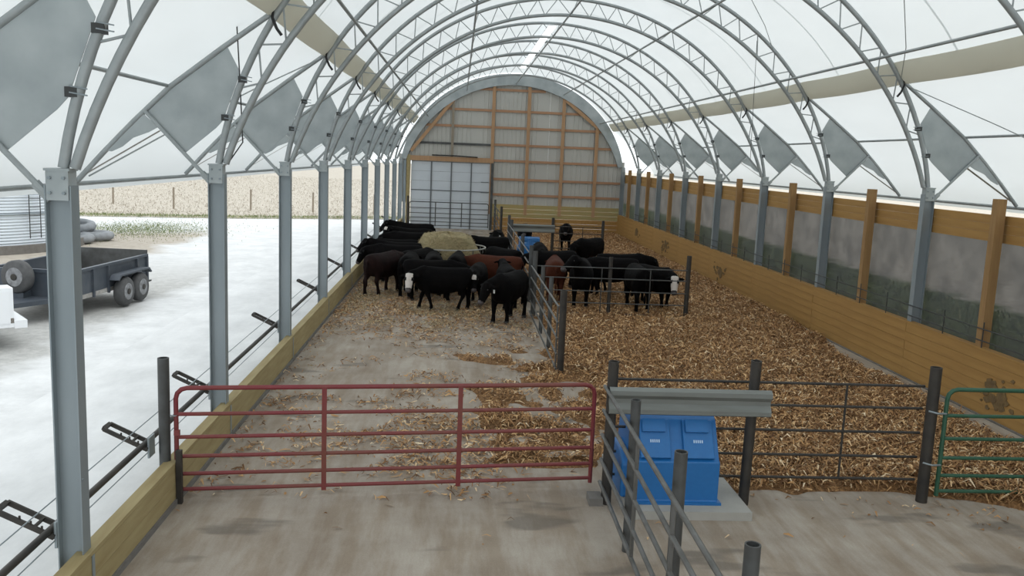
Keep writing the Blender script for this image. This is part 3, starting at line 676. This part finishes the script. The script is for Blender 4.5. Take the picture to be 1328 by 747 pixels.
def scatter(name, P, size, wid, m, lab, cat, tilt=.35, jit=.03):
    """bent strips: 2 quads each"""
    n = len(P); a = rng.uniform(0, 2*PI, n); l = rng.uniform(*size, n); w = rng.uniform(*wid, n); t = rng.normal(0, tilt, n)
    d = np.stack([np.cos(a)*np.cos(t), np.sin(a)*np.cos(t), np.sin(t)], -1); s = np.stack([-np.sin(a), np.cos(a), rng.normal(0,.4,n)], -1)
    up = np.array([0,0,1.])*rng.uniform(0,.35,n)[:,None]*l[:,None]
    A = P-d*l[:,None]/2; B = P+d*l[:,None]/2; Mi = P+up+s*rng.normal(0,.15,n)[:,None]*l[:,None]; ww = s*w[:,None]/2
    V = np.stack([A-ww*.5, A+ww*.5, Mi+ww, Mi-ww, B+ww*.35, B-ww*.35], 1).reshape(-1,3)
    zmin = V[:,2].reshape(-1,6).min(1); 
    base = np.arange(n)[:,None]*6
    Fq = np.concatenate([base+np.array([0,1,2,3]), base+np.array([3,2,4,5])], 1).reshape(-1,4)
    me = bpy.data.meshes.new(name); me.vertices.add(len(V)); me.vertices.foreach_set('co', V.astype(np.float32).ravel())
    me.loops.add(Fq.size); me.loops.foreach_set('vertex_index', Fq.astype(np.int32).ravel()); me.polygons.add(len(Fq))
    me.polygons.foreach_set('loop_start', np.arange(0,Fq.size,4,dtype=np.int32)); me.polygons.foreach_set('loop_total', np.full(len(Fq),4,np.int32))
    me.update(); me.validate()
    at = me.attributes.new('rnd','FLOAT','FACE'); at.data.foreach_set('value', np.repeat(rng.random(n)**1.3, 2).astype(np.float32))
    me.materials.append(M[m]); o = link(bpy.data.objects.new(name, me)); return tag(o, lab, cat, kind='stuff')
def sample(n, x0, x1, y0, y1, dens, ypow=1.6):
    x = rng.uniform(x0,x1,n); y = y0+(y1-y0)*rng.random(n)**ypow; k = rng.random(n) < dens(x,y); return x[k], y[k]
x, y = sample(230000, 2.0, 12.0, 8.8, YE-.3, lambda x,y: np.clip(bed_cover(x,y)*1.3-.1,0,1), 1.7)
P = np.stack([x,y,bed_h(x,y)+.012+rng.random(len(x))*.03],-1)
scatter('stalk_litter', P, (.03,.20), (.005,.028), 'stalks', 'loose corn husks and stalk pieces on top of the bedding', 'stalk litter')
def lane_d(x, y):
    n1 = vnoise(x,y,.9,11)*.6+vnoise(x,y,.3,12)*.4
    c = np.clip((n1-.50)*3.0, 0, 1)*.45*np.clip((y-9)/2,.05,1)
    c = c + np.clip((x-3.4)/1.4,0,1)*np.clip((n1-.40)*3,0,1)*np.clip((y-10)/2,0,1)*.6
    c = c + np.clip((.75-x)/.5,0,1)*.10*np.clip((y-9)/3,0,1)
    c = c + .5*np.exp(-((x-2.6)/1.3)**2-((y-12.3)/2.0)**2)*np.clip((n1-.38)*4,0,1)
    c = c * np.where(y<9.6, .05, 1)
    return c + np.clip((y-18.0)/3.0,0,1)*.45
x, y = sample(90000, .2, 5.1, 5, 34, lane_d, 1.5)
P = np.stack([x,y,.01+rng.random(len(x))*.02],-1)
scatter('lane_litter', P, (.03,.15), (.006,.03), 'stalks', 'scattered corn stalk scraps on the lane concrete', 'stalk litter', tilt=.12)
x, y = sample(26000, .3, 5.1, 18.5, 33, lambda x,y: np.clip((vnoise(x,y,.7,21)-.3)*2.5*np.clip((y-19)/2.5,0,1),0,1), 1.3)
P = np.stack([x,y,.012+rng.random(len(x))*.02],-1)
scatter('straw_litter', P, (.04,.16), (.006,.02), 'straw', 'pale trampled hay on the lane around the cattle', 'hay litter', tilt=.1)
x, y = sample(2500, 5.3, 12.0, 8.2, 9.9, lambda x,y: np.clip((y-8.6-np.clip(9.5-x,0,3)*.3)*.5,0,.5)*.35+.01, 1)
P = np.stack([x,y,.01+rng.random(len(x))*.01],-1)
scatter('stray_litter', P, (.03,.12), (.006,.03), 'stalks', 'stray stalk bits on the concrete before the pen fence', 'stalk litter', tilt=.1)

# dried manure smears on the plank wall
mat('manure', (.22,.14,.055), .95, 0, (12,.3), (40,.6), (.12,.08,.04))
for i,(y_,z_,w_,h_,lab) in enumerate([(36.6,.56,.9,.34,'second from the end wall'),(28.6,.50,.75,.30,'third from the end wall'),(42.5,.6,.5,.28,'closest to the end wall'),(13.3,.45,.5,.34,'behind the green gate')]):
    mb = MB()
    for q in range(34):
        cy, cz, br = y_+random.gauss(0,w_*.42), max(.12, min(1.0, z_+random.gauss(0,h_*.42))), random.uniform(.02,.085)
        mb.prism([(cy+br*1.5*math.cos(2*PI*k/9)*random.uniform(.6,1.2), cz+br*math.sin(2*PI*k/9)*random.uniform(.6,1.2)) for k in range(9)], W-.158-.0004*q, W-.151, 'x')
    o = mb.build('manure_smear', 'manure'); tag(o, 'dried manure spatter on the plank wall, '+lab, 'smear', 'dried smears on the plank wall', 'stuff')
# ------------------------------------------------------------------ hay bale in ring feeder
HB = Vector((2.88, 28.3, 0))
def hay_mound():
    n, rings = 56, 26; vs = []
    pr = [(1.14,0),(1.15,.3),(1.12,.58),(1.02,.86),(.92,1.1),(.82,1.3),(.73,1.42),(.55,1.46),(.25,1.47),(0,1.52)]
    for j in range(rings):
        t = j/(rings-1)*(len(pr)-1); i = min(int(t),len(pr)-2); f = t-i; r0 = pr[i][0]*(1-f)+pr[i+1][0]*f; z0 = pr[i][1]*(1-f)+pr[i+1][1]*f
        for k in range(n):
            a = 2*PI*k/n; q = .04*math.sin(3*a+1+j*.15)+.03*math.sin(7*a+j*.5)+.015*math.sin(13*a-j*.9)+random.gauss(0,.014)
            vs.append(((r0*(1+q))*math.cos(a)*1.03, r0*(1+q)*math.sin(a), z0+(.04*math.sin(5*a+z0*3) if j>3 else 0)+random.gauss(0,.008)))
    fs = [(j*n+k, j*n+(k+1)%n, (j+1)*n+(k+1)%n, (j+1)*n+k) for j in range(rings-1) for k in range(n)]
    return MB().add(vs, fs)
hb = thing('hay_bale', 'round hay bale standing inside the ring feeder among the cattle', 'hay bale', HB)
hay_mound().build('bale_body', 'hay', hb, smooth=True)
vs = []; n = 5000; a = rng.uniform(0,2*PI,n); zz = rng.uniform(.1,1.5,n); rr = np.interp(zz, [0,.3,.58,.86,1.1,1.3,1.42,1.46,1.50],[1.14,1.15,1.12,1.02,.92,.82,.73,.55,.1])
P = np.stack([rr*1.02*np.cos(a), rr*1.0*np.sin(a), zz+.01],-1)
o = scatter('loose_strands', P, (.05,.16), (.005,.014), 'straw', None, None, tilt=.6); o.parent = hb
rf = thing('ring_feeder', 'round pipe ring feeder around the hay bale', 'feeder', HB)
for z in (.08,.42,1.05):
    MB().tube([(1.27*math.cos(2*PI*k/40),1.27*math.sin(2*PI*k/40),z) for k in range(40)], .024, 6, closed=True).build('hoop', 'rail_steel' if z < 1 else 'pad', rf, smooth=True)
for k in range(14):
    a = 2*PI*k/14; MB().tube([(1.27*math.cos(a),1.27*math.sin(a),.08),(1.27*math.cos(a+.06),1.27*math.sin(a+.06),1.05)], .016, 6).build('upright', 'rail_steel', rf)
o = MB().add(*(lambda n,R_: ([(R_*math.cos(2*PI*k/n),R_*math.sin(2*PI*k/n),z) for z in (.08,.42) for k in range(n)], [(k,(k+1)%n,(k+1)%n+n,k+n) for k in range(n)]))(40,1.25)).build('skirt', 'grey_steel', rf)

# ------------------------------------------------------------------ cattle
def loft(mb, rings, n=14):
    """rings: (centre, half-height vector, half-width vector)"""
    vs = []
    for c, u, w in rings:
        vs += [Vector(c)+Vector(u)*math.sin(2*PI*k/n)+Vector(w)*math.cos(2*PI*k/n) for k in range(n)]
    m_ = len(rings); fs = [(j*n+k, j*n+(k+1)%n, (j+1)*n+(k+1)%n, (j+1)*n+k) for j in range(m_-1) for k in range(n)]
    fs += [tuple(range(n-1,-1,-1)), tuple((m_-1)*n+k for k in range(n))]; mb.add(vs, fs)
def head_frame(yaw, pose):
    base = Vector((.58,0,.98)); 
    L_, hz = {'level':(.42,.17),'up':(.38,.30),'down':(.46,-.30),'low':(.44,-.03)}[pose]
    ny = yaw*.55; poll = base+Vector((L_*math.cos(ny), L_*math.sin(ny), hz))
    pitch = {'level':-.78,'up':-.55,'down':-1.25,'low':-1.05}[pose]
    f = Vector((math.cos(yaw)*math.cos(pitch), math.sin(yaw)*math.cos(pitch), math.sin(pitch))); s = Vector((-math.sin(yaw), math.cos(yaw), 0)); u = s.cross(f)*-1
    u = f.cross(s)*-1 if False else s.cross(f)*-1
    if u.z < 0: u = -u
    return base, poll, f, s, u
def cow_mesh(name, yaw, pose, gait):
    mb = MB(); E = lambda x,z,h,w: ((x,0,z),(0,0,h),(0,w,0))
    loft(mb, [E(-.80,1.02,.07,.08),E(-.775,.97,.18,.17),E(-.68,.90,.28,.235),E(-.5,.86,.33,.27),E(-.25,.825,.355,.305),E(.0,.805,.37,.32),E(.22,.815,.375,.305),E(.42,.83,.37,.275),E(.56,.84,.34,.235),E(.68,.85,.27,.175),E(.75,.86,.17,.10)], 18)
    base, poll, f, s, u = head_frame(yaw, pose)
    rings = []
    for t, hh, ww in ((0,.31,.19),(.25,.275,.17),(.55,.21,.135),(.85,.165,.115),(1.0,.14,.105)):
        c = (base-Vector((.12,0,.06))).lerp(poll-f*.02, t); d = (poll-base).normalized()
        up = Vector((0,0,1)); sd_ = d.cross(up).normalized(); upv = sd_.cross(d).normalized()
        rings.append((c, upv*hh, sd_*ww))
    loft(mb, rings, 14)
    loft(mb, [(poll-f*.09+u*.00,u*.08,s*.09),(poll-f*.03+u*.01,u*.125,s*.13),(poll+f*.06,u*.13,s*.135),(poll+f*.16-u*.005,u*.118,s*.115),(poll+f*.27-u*.01,u*.098,s*.092),(poll+f*.38-u*.012,u*.082,s*.086),(poll+f*.44-u*.012,u*.072,s*.082),(poll+f*.475-u*.012,u*.04,s*.052)], 14)
    for sg in (-1,1):   # ears
        r0 = poll+s*sg*.09-f*.01+u*.02
        loft(mb, [(r0,u*.025,f*.03),(r0+s*sg*.07-u*.01,u*.022,f*.055),(r0+s*sg*.14-u*.03,u*.018,f*.05),(r0+s*sg*.19-u*.045,u*.01,f*.015)], 8)
    def leg(pts):
        rg = []
        for i,(x_,y_,z_,ra,rb) in enumerate(pts): rg.append(((x_,y_,z_),(ra*1.18,0,0),(0,rb*1.2,0)))
        loft(mb, rg, 12)
    gf, gh = gait
    for sg, dx in ((-1,gf),(1,-gf)):
        y_ = sg*.155
        leg([(.43,y_*.9,.86,.13,.09),(.44,y_,.66,.105,.08),(.45+dx*.2,y_,.50,.07,.062),(.46+dx*.5,y_,.40,.058,.055),(.455+dx*.65,y_,.34,.052,.05),(.45+dx*.8,y_,.24,.038,.038),(.45+dx,y_,.13,.042,.042),(.46+dx,y_,.08,.046,.046),(.48+dx,y_,.0,.062,.056)])
    for sg, dx in ((-1,gh),(1,-gh)):
        y_ = sg*.16
        leg([(-.52,y_*.75,.95,.2,.10),(-.52,y_*.95,.80,.19,.11),(-.50+dx*.1,y_*1.05,.64,.135,.095),(-.56+dx*.3,y_,.52,.085,.065),(-.64+dx*.5,y_,.43,.06,.052),(-.635+dx*.6,y_,.37,.052,.045),(-.61+dx*.8,y_,.26,.038,.038),(-.59+dx,y_,.13,.042,.042),(-.58+dx,y_,.08,.046,.046),(-.56+dx,y_,.0,.062,.056)])
    loft(mb, [((-.80,0,1.06),(.02,0,.03),(0,.03,0)),((-.845,0,.98),(.028,0,.0),(0,.028,0)),((-.86,0,.75),(.022,0,0),(0,.022,0)),((-.86,0,.52),(.022,0,0),(0,.024,0)),((-.855,0,.42),(.04,0,0),(0,.04,0)),((-.85,0,.30),(.03,0,0),(0,.03,0)),((-.85,0,.26),(.01,0,0),(0,.01,0))], 8)
    me = mb.mesh('tmp', 'hide_black'); o = bpy.data.objects.new('tmp', me); C.objects.link(o)
    md = o.modifiers.new('r','REMESH'); md.mode = 'VOXEL'; md.voxel_size = .022
    sm = o.modifiers.new('s','SMOOTH'); sm.iterations = 4; sm.factor = .6
    bpy.context.view_layer.update(); dg = bpy.context.evaluated_depsgraph_get(); ev = bpy.data.meshes.new_from_object(o.evaluated_get(dg)); bpy.data.objects.remove(o)
    ev.name = name; ev.polygons.foreach_set('use_smooth',[True]*len(ev.polygons)); return ev, (poll, f, s, u)
EYE = None
PROTO = {}
def cow_variant(yaw, pose, gait, hide, face):
    key = (yaw, pose, gait)
    if key not in PROTO: PROTO[key] = cow_mesh('cow_body', yaw, pose, gait)
    ev, fr = PROTO[key]; k2 = key+(hide,face)
    if k2 not in PROTO:
        me = ev.copy(); me.materials.clear()
        for m_ in (hide,'hide_white','muzzle','hoof'): me.materials.append(M[m_])
        poll, f, s, u = fr; n = len(me.polygons); c = np.empty(n*3); me.polygons.foreach_get('center', c); c = c.reshape(-1,3)-np.array(poll)
        a = c@np.array(f); b = c@np.array(s); h = c@np.array(u); near = (a > -.12)&(a < .5)&(np.abs(b) < .13)&(np.abs(h) < .16)
        mi = np.zeros(n, np.int32)
        if face == 'white': mi[near & (a > -.05) & (a < .36) & (h > -.035) & (np.abs(b) < .10)] = 1
        if face == 'blaze': mi[near & (a > -.02) & (a < .34) & (np.abs(b) < .06) & (h > .02)] = 1
        if face == 'star': mi[near & (a > .0) & (a < .13) & (np.abs(b) < .06) & (h > .03)] = 1
        mi[near & (a > .385)] = 2
        if face == 'white':
            for sg in (-1,1): mi[near & (np.abs(a-.11) < .045) & (np.abs(b-sg*.105) < .04)] = 0
        mi[(c[:,2]+poll.z) < .065] = 3
        me.polygons.foreach_set('material_index', mi); me.update(); PROTO[k2] = me
    return PROTO[k2], fr
eye_me = bpy.data.meshes.new('eye'); bm = bmesh.new(); bmesh.ops.create_icosphere(bm, subdivisions=2, radius=.02); bm.to_mesh(eye_me); bm.free(); eye_me.materials.append(M['eye'])
tag_me = MB().box(-.026,.026,-.004,.004,-.045,.035).mesh('ear_tag', 'tag_white')
def cow(x, y, deg, lab, yaw=0, pose='level', gait=(.05,.06), hide='hide_black', face=None, sc_=1., tagged=False, name='calf'):
    me, (poll, f, s, u) = cow_variant(yaw, pose, gait, hide, face)
    z = max(float(bed_h(np.array([x]),np.array([y]))[0])-.012, 0.0) if x > 5.3 else 0
    t = thing(name, lab, 'calf', (x,y,z), math.radians(deg), 'cattle in the lane' if x < 5.3 else 'cattle in the bedded pens'); t.scale = (sc_,)*3
    inst('body', me, t)
    for sg in (-1,1): inst('eye', eye_me, t, poll+f*.10+s*sg*.112+u*.05)
    if tagged:
        e = poll+s*.17-u*.09+f*.06; o = inst('ear_tag', tag_me, t, e); o.rotation_euler = (0,0,math.atan2(f.y,f.x)+PI/2)
    return t
# lane cattle
cow(1.12,24.75,62,'black calf with reddish back at the low wall, hindquarters towards the camera','0' and 0,'low',(.06,.1),'hide_dark_red')
cow(1.86,24.75,86,'black calf seen from behind between the reddish-backed calf and the white-faced one',0,'low')
cow(2.86,22.30,183,'black calf with a white face standing side-on before the hay bale, looking at the camera',1.4,'low',(.16,-.14),face='white',sc_=.95)
cow(3.78,23.35,262,'black calf with a small white forehead mark facing the camera before the bale',.15,'low',face='star',sc_=.93)
cow(4.52,21.0,243,'large black calf beside the lane fence with its head lowered and an ear tag',-.4,'low',(.05,.05),tagged=True,sc_=1.03)
cow(2.55,25.0,93,'black calf seen from behind, feeding at the yard-side front of the bale',0,'low')
cow(3.22,25.15,84,'black calf eating at the middle of the bale front, tail towards the camera',0,'low')
cow(2.52,23.72,357,'black calf side-on directly behind the white-faced calf, only its back showing',0,'low',sc_=.96)
cow(4.35,25.1,172,'red-brown calf standing between the bale and the lane fence',0,'low',hide='hide_red',sc_=.98)
cow(4.60,23.1,96,'black calf close to the fence behind the large black one',0,'level',sc_=.95)
cow(4.66,27.1,128,'black calf with its curved back at the fence side of the bale',0,'down')
cow(4.30,30.9,196,'black calf with a white blaze looking over the top of the bale',.9,'level',face='blaze')
cow(4.75,33.6,262,'black calf behind the blazed one beside the far lane fence',.2,'level',tagged=True)
cow(1.42,35.1,178,'rearmost of the row of black calves lined up at the low wall',0,'level',sc_=1.05)
cow(1.46,33.3,182,'black calf with a white face mark in the row at the low wall, looking back',1.1,'level',face='star')
cow(1.48,31.6,176,'black calf in the row at the low wall, in front of the star-faced one',.2,'low')
cow(1.35,27.0,180,'black calf nearest the reddish-backed one with its head over the low wall',0,'low')
cow(1.30,27.85,176,'black calf second along the wall beyond the reddish-backed one',0,'level')
cow(1.18,28.75,183,'white-faced black calf reaching out between the posts over the low wall',.6,'low',face='white')
cow(2.02,26.45,58,'black calf reaching into the ring feeder from the wall side',0,'low',sc_=.95)
cow(2.3,31.1,272,'black calf feeding behind the bale, only its back showing',0,'down')
cow(3.20,31.1,266,'dark red-backed calf feeding behind the bale beside the blazed one',0,'down',hide='hide_dark_red')
# pen cattle
cow(8.70,23.35,300,'white-faced black calf at the free end of the cross fence facing the camera',-.75,'low',(.07,.05),face='white',sc_=.97)
cow(8.12,22.85,92,'black calf seen from behind next to the white-faced one at the cross fence',0,'down',sc_=1.02)
cow(6.62,23.15,262,'tall black calf behind the cross fence looking to its side',-.9,'up',sc_=1.06)
cow(7.72,24.75,172,'black calf side-on behind the middle post of the cross fence',0,'down',(.08,-.08))
cow(8.25,25.9,8,'black calf side-on farther back behind the white-faced calf of the cross fence',0,'low')
cow(7.95,30.7,228,'black calf standing alone in the bedding beyond the group',.2,'low')
cow(7.95,37.4,262,'black calf facing the camera behind the far rod fence',0,'level')
cow(5.98,23.9,86,'red-brown calf behind the corner of the lane and cross fences',0,'low',hide='hide_red')
cow(6.05,36.2,262,'black calf with a white forehead behind the far waterer',.1,'level',face='star')
cow(5.95,28.3,268,'black calf with ear tag in the pen in front of the far waterer',.1,'low',tagged=True)
cow(6.15,26.0,205,'black calf behind the fence corner, partly hidden by the red-brown one',0,'low',(.1,.1))

# ------------------------------------------------------------------ yard: grain bin, tyres, trailer, truck, field fence
bc = Vector((-15.8,33.6,0)); BRAD = 4.3
bn = thing('grain_bin', 'corrugated steel grain bin at the edge of the gravel yard', 'grain bin', bc)
n = 72; nzr = 96; vs = []
for j in range(nzr+1):
    z = .25+j*.0535; r_ = BRAD+.022*math.cos(j*PI)
    vs += [(r_*math.cos(2*PI*k/n), r_*math.sin(2*PI*k/n), z) for k in range(n)]
MB().add(vs, [(j*n+k, j*n+(k+1)%n, (j+1)*n+(k+1)%n, (j+1)*n+k) for j in range(nzr) for k in range(n)]).build('bin_wall', 'bin_steel', bn)
MB().tube([(0,0,5.3),(0,0,7.2)], [BRAD+.1,.4], 48).build('bin_roof', 'bin_steel', bn)
MB().tube([(0,0,-.05),(0,0,.27)], BRAD+.25, 48).build('bin_base', 'curb', bn)
MB().tube([(BRAD*math.cos(2*PI*k/n)*1.008, BRAD*math.sin(2*PI*k/n)*1.008, 1.35) for k in range(n)], .03, 5, closed=True).build('hoop', 'galv', bn)
ld = thing('bin_ladder', 'thin steel ladder hanging on the side of the grain bin', 'ladder', bc)
a = math.radians(-26)
er, et = Vector((math.cos(a),math.sin(a),0)), Vector((-math.sin(a),math.cos(a),0)); lp = er*(BRAD+.16)
for sg in (-1,1): MB().tube([lp+et*sg*.22+Vector((0,0,.5)), lp+et*sg*.22+Vector((0,0,5.4))], .018, 6).build('side_rail', 'rod_steel', ld)
for k in range(16): MB().tube([lp-et*.22+Vector((0,0,.7+k*.3)), lp+et*.22+Vector((0,0,.7+k*.3))], .013, 5).build('rung', 'rod_steel', ld)
def torus(R_, r_, z=0, n=28, m_=8, sq=1.0):
    vs = []
    for i in range(n):
        for k in range(m_):
            q = 2*PI*k/m_; rr = R_+r_*math.cos(q); vs.append((rr*math.cos(2*PI*i/n), rr*math.sin(2*PI*i/n), z+sq*r_*math.sin(q)))
    return MB().add(vs, [(i*m_+k, i*m_+(k+1)%m_, ((i+1)%n)*m_+(k+1)%m_, ((i+1)%n)*m_+k) for i in range(n) for k in range(m_)])
mat('old_tyre', (.33,.35,.37), .9, 0, (5,.3), None, (.20,.21,.22))
tym = torus(.50,.20,.18,sq=.9).mesh('old_tyre','old_tyre',True)
for i,(x_,y_,z_,tl,lab) in enumerate([(-11.15,35.0,0,0,'old grey tyre lying flat at the near end of the tyre heap'),(-10.9,36.3,0,0,'old tyre lying flat behind the first one'),(-11.9,36.2,0,.1,'old tyre under the stack beside the bin'),(-12.0,37.3,.0,-.1,'old tyre at the back of the heap'),(-11.7,36.5,.37,.15,'old tyre on top of the heap, beside the bin'),(-12.4,35.4,.0,.0,'old tyre closest to the bin wall')]):
    o = inst('old_tyre', tym, None, (x_-.7,y_,z_), (tl,tl*.5,0)); tag(o, lab, 'tyre', 'old tyres heaped beside the bin')
def wheel(parent, loc, rz, R_=.34, w=.22, nm='wheel'):
    t = inst(nm, MB().tube([(0,-w/2,0),(0,-w/2+.04,0),(0,w/2-.04,0),(0,w/2,0)], [R_*.90,R_,R_,R_*.90], 28).mesh('wheel','rubber',True), parent, loc, (0,0,rz))
    h = inst('hub', MB().tube([(0,-w/2-.012,0),(0,-w/2+.02,0)], [R_*.56,R_*.60], 20).mesh('hub','wheel_metal'), t)
    inst('hub_cap', MB().tube([(0,-w/2-.03,0),(0,w/2+.03,0)], R_*.2, 12).mesh('hub_cap','dark_steel'), t)
    h2 = inst('hub', MB().tube([(0,w/2+.012,0),(0,w/2-.02,0)], [R_*.56,R_*.60], 20).mesh('hub','wheel_metal'), t)
    return t
# trailer: local x = along length (rear +), local y = across
tr = thing('trailer', 'dark tandem-axle utility trailer parked on the gravel with tailgate up', 'trailer', (-5.33,19.75,0), math.radians(84.5))
LX, WY, ZF, ZT = 3.5, 1.95, .50, 1.08
MB().box(0,LX,.0,WY,ZF-.1,ZF).build('bed', 'trailer_floor', tr)
MB().box(0,LX,WY-.04,WY,ZF,ZT-.04).build('side_panel', 'trailer_paint', tr); MB().box(0,LX,0,.03,ZF,ZT-.04).build('side_panel', 'trailer_paint', tr)
MB().box(-.03,.03,0,WY,ZF-.02,ZT-.06).build('front_panel', 'trailer_paint', tr)
for y_ in (.0,WY): MB().box(-.04,LX+.02,y_-.045,y_+.045,ZT-.04,ZT+.02).build('top_rail', 'trailer_paint', tr)
MB().box(-.05,.03,0,WY,ZT-.06,ZT+.02).build('top_rail', 'trailer_paint', tr)
for x_ in (0,.7,1.4,2.9,LX-.04):
    for y_ in (-.05,WY+.0): MB().box(x_,x_+.06,y_,y_+.05,ZF-.12,ZT-.04).build('stake', 'trailer_paint', tr)
MB().box(LX+.02,LX+.07,.0,WY,ZF-.1,ZT+.12).build('tailgate', 'grey_steel', tr)
MB().box(LX,LX+.5,.1,.2,.30,.34).build('ramp_foot', 'grey_steel', tr)
for s_, y_ in ((-1,-.19),(1,WY+.19)):
    for x_ in (1.85,2.65): wheel(tr, (x_,y_,.36), 0, .36)
    MB().prism([(1.35,.70),(1.48,.82),(3.02,.82),(3.15,.70),(3.10,.68),(2.98,.78),(1.52,.78),(1.40,.68)], min(y_-.12,y_+.12), max(y_-.12,y_+.12), 'y').build('fender', 'trailer_paint', tr)
MB().prism([(0,.25),(0,WY-.25),(-1.3,WY/2+.08),(-1.3,WY/2-.08)], .38, .48, 'z').build('tongue', 'trailer_paint', tr)
wheel(tr, (-.28,1.15,.95), PI/2*.9, .37, .22, 'spare_wheel')
MB().box(-.35,-.05,1.0,1.3,.45,.6).build('spare_mount', 'trailer_paint', tr)
MB().box(-.06,-.04,.3,.5,.62,.70).build('tail_lamp', 'red_paint', tr)
# service truck, rear part in view
tk = thing('service_truck', 'white service truck with side cabinets, its rear corner at the picture edge', 'truck', (-6.36,18.2,0), math.radians(180+38))
# local +x = forward, rear at x=0, y across (centre at 0)
MB().box(.0,2.6,-.0,1.95,.50,.60).build('chassis', 'far_brown', tk)
for y0_, y1_ in ((0,.45),(1.5,1.95)):
    MB().prism([(0,.42),(0,1.18),(2.5,1.18),(2.5,.42),(1.75,.42),(1.68,.72),(1.5,.86),(1.2,.86),(1.02,.72),(.95,.42)], y0_, y1_, 'y').build('side_cabinet', 'truck_white', tk)
for x_ in (.06,.95,1.75): MB().box(x_,x_+.7,1.951,1.965,.88 if x_==.95 else .50,1.12).build('cabinet_door', 'truck_white', tk)
MB().box(.75-.04,.75-.02,1.965,1.985,.75,.80).build('door_handle', 'grey_steel', tk)
MB().box(.0,.03,.05,1.9,.55,.62).box(.02,.05,.45,1.5,.6,1.10).build('tailgate', 'truck_white', tk)
MB().box(-.22,.0,-.02,1.97,.40,.55).build('bumper', 'truck_white', tk)
MB().prism([(2.5,.45),(2.5,1.25),(2.7,1.85),(3.9,1.85),(4.3,1.25),(5.3,1.15),(5.4,.45)], .02, 1.93, 'y').build('cab', 'truck_white', tk)
MB().prism([(2.66,1.30),(2.80,1.78),(3.82,1.78),(4.12,1.30)], .0, 1.95, 'y').build('cab_glass', 'glass_dark', tk)
for x_ in (1.35,4.6):
    for y_ in (.12,1.83): wheel(tk, (x_,y_,.38), 0, .38)
for y_ in (.08,1.87):
    MB().tube([(.75,y_,1.18),(.75,y_,1.72),(2.4,y_,1.72),(2.4,y_,1.18)], .03, 6).build('rack', 'truck_white', tk)
# field fence posts
for i,(x_,y_) in enumerate([(-19.3,58.0),(-14.6,55.4),(-10.1,56.5),(-6.0,55.6),(-23.5,57.4),(-2.2,56.2)]):
    o = MB().tube([(0,0,0),(.02,0,1.35)], .06, 7).build('field_post', 'fence_wood', None, (x_,y_,.02))
    tag(o, 'weathered wooden post at the stubble field edge, %s from the grain bin side' % ORD[[1,2,3,4,0,5][i]], 'fence post', 'posts along the field edge')
# field stubble, verge grass
x, y = sample(60000, -60, 12, 47, 130, lambda x,y: (y > 50.5+np.clip((x+9)*.25,-6,4)+.6), 1.6)
P = np.stack([x,y,.05+rng.random(len(x))*.05],-1)
scatter('field_stubble', P, (.08,.25), (.02,.05), 'field_stalks', 'pale corn stubble covering the field beyond the yard', 'stubble', tilt=.8)
def blades(n, xf, yf, h, nm, lab):
    x = xf(n); y = yf(n); P = np.stack([x,y,np.zeros(n)+h*.4],-1); return scatter(nm, P, (h*.6,h*1.4), (.012,.03), 'blades', lab, 'grass', tilt=1.1)
u_ = rng.random(9000)
blades(9000, lambda n: -36+u_*38, lambda n: np.interp(-36+u_*38, [-60,-30,-16.9,-9.6,-4,0,2],[38,46,48,50,52.4,54,54.4])+rng.normal(.5,.55,n), .14, 'verge_grass', 'strip of rough grass along the edge of the field')
blades(7000, lambda n: rng.normal(-11.6,1.7,n), lambda n: rng.normal(41.5,2.2,n), .06, 'yard_grass', 'thin grass patch on the gravel beyond the tyres')
P = np.stack([rng.uniform(15.5,19.5,9000), rng.uniform(2,60,9000), np.full(9000,.05)],-1)
scatter('east_grass', P, (.1,.3), (.02,.05), 'blades', 'green grass strip outside the netting of the boarded wall', 'grass', tilt=1.1)
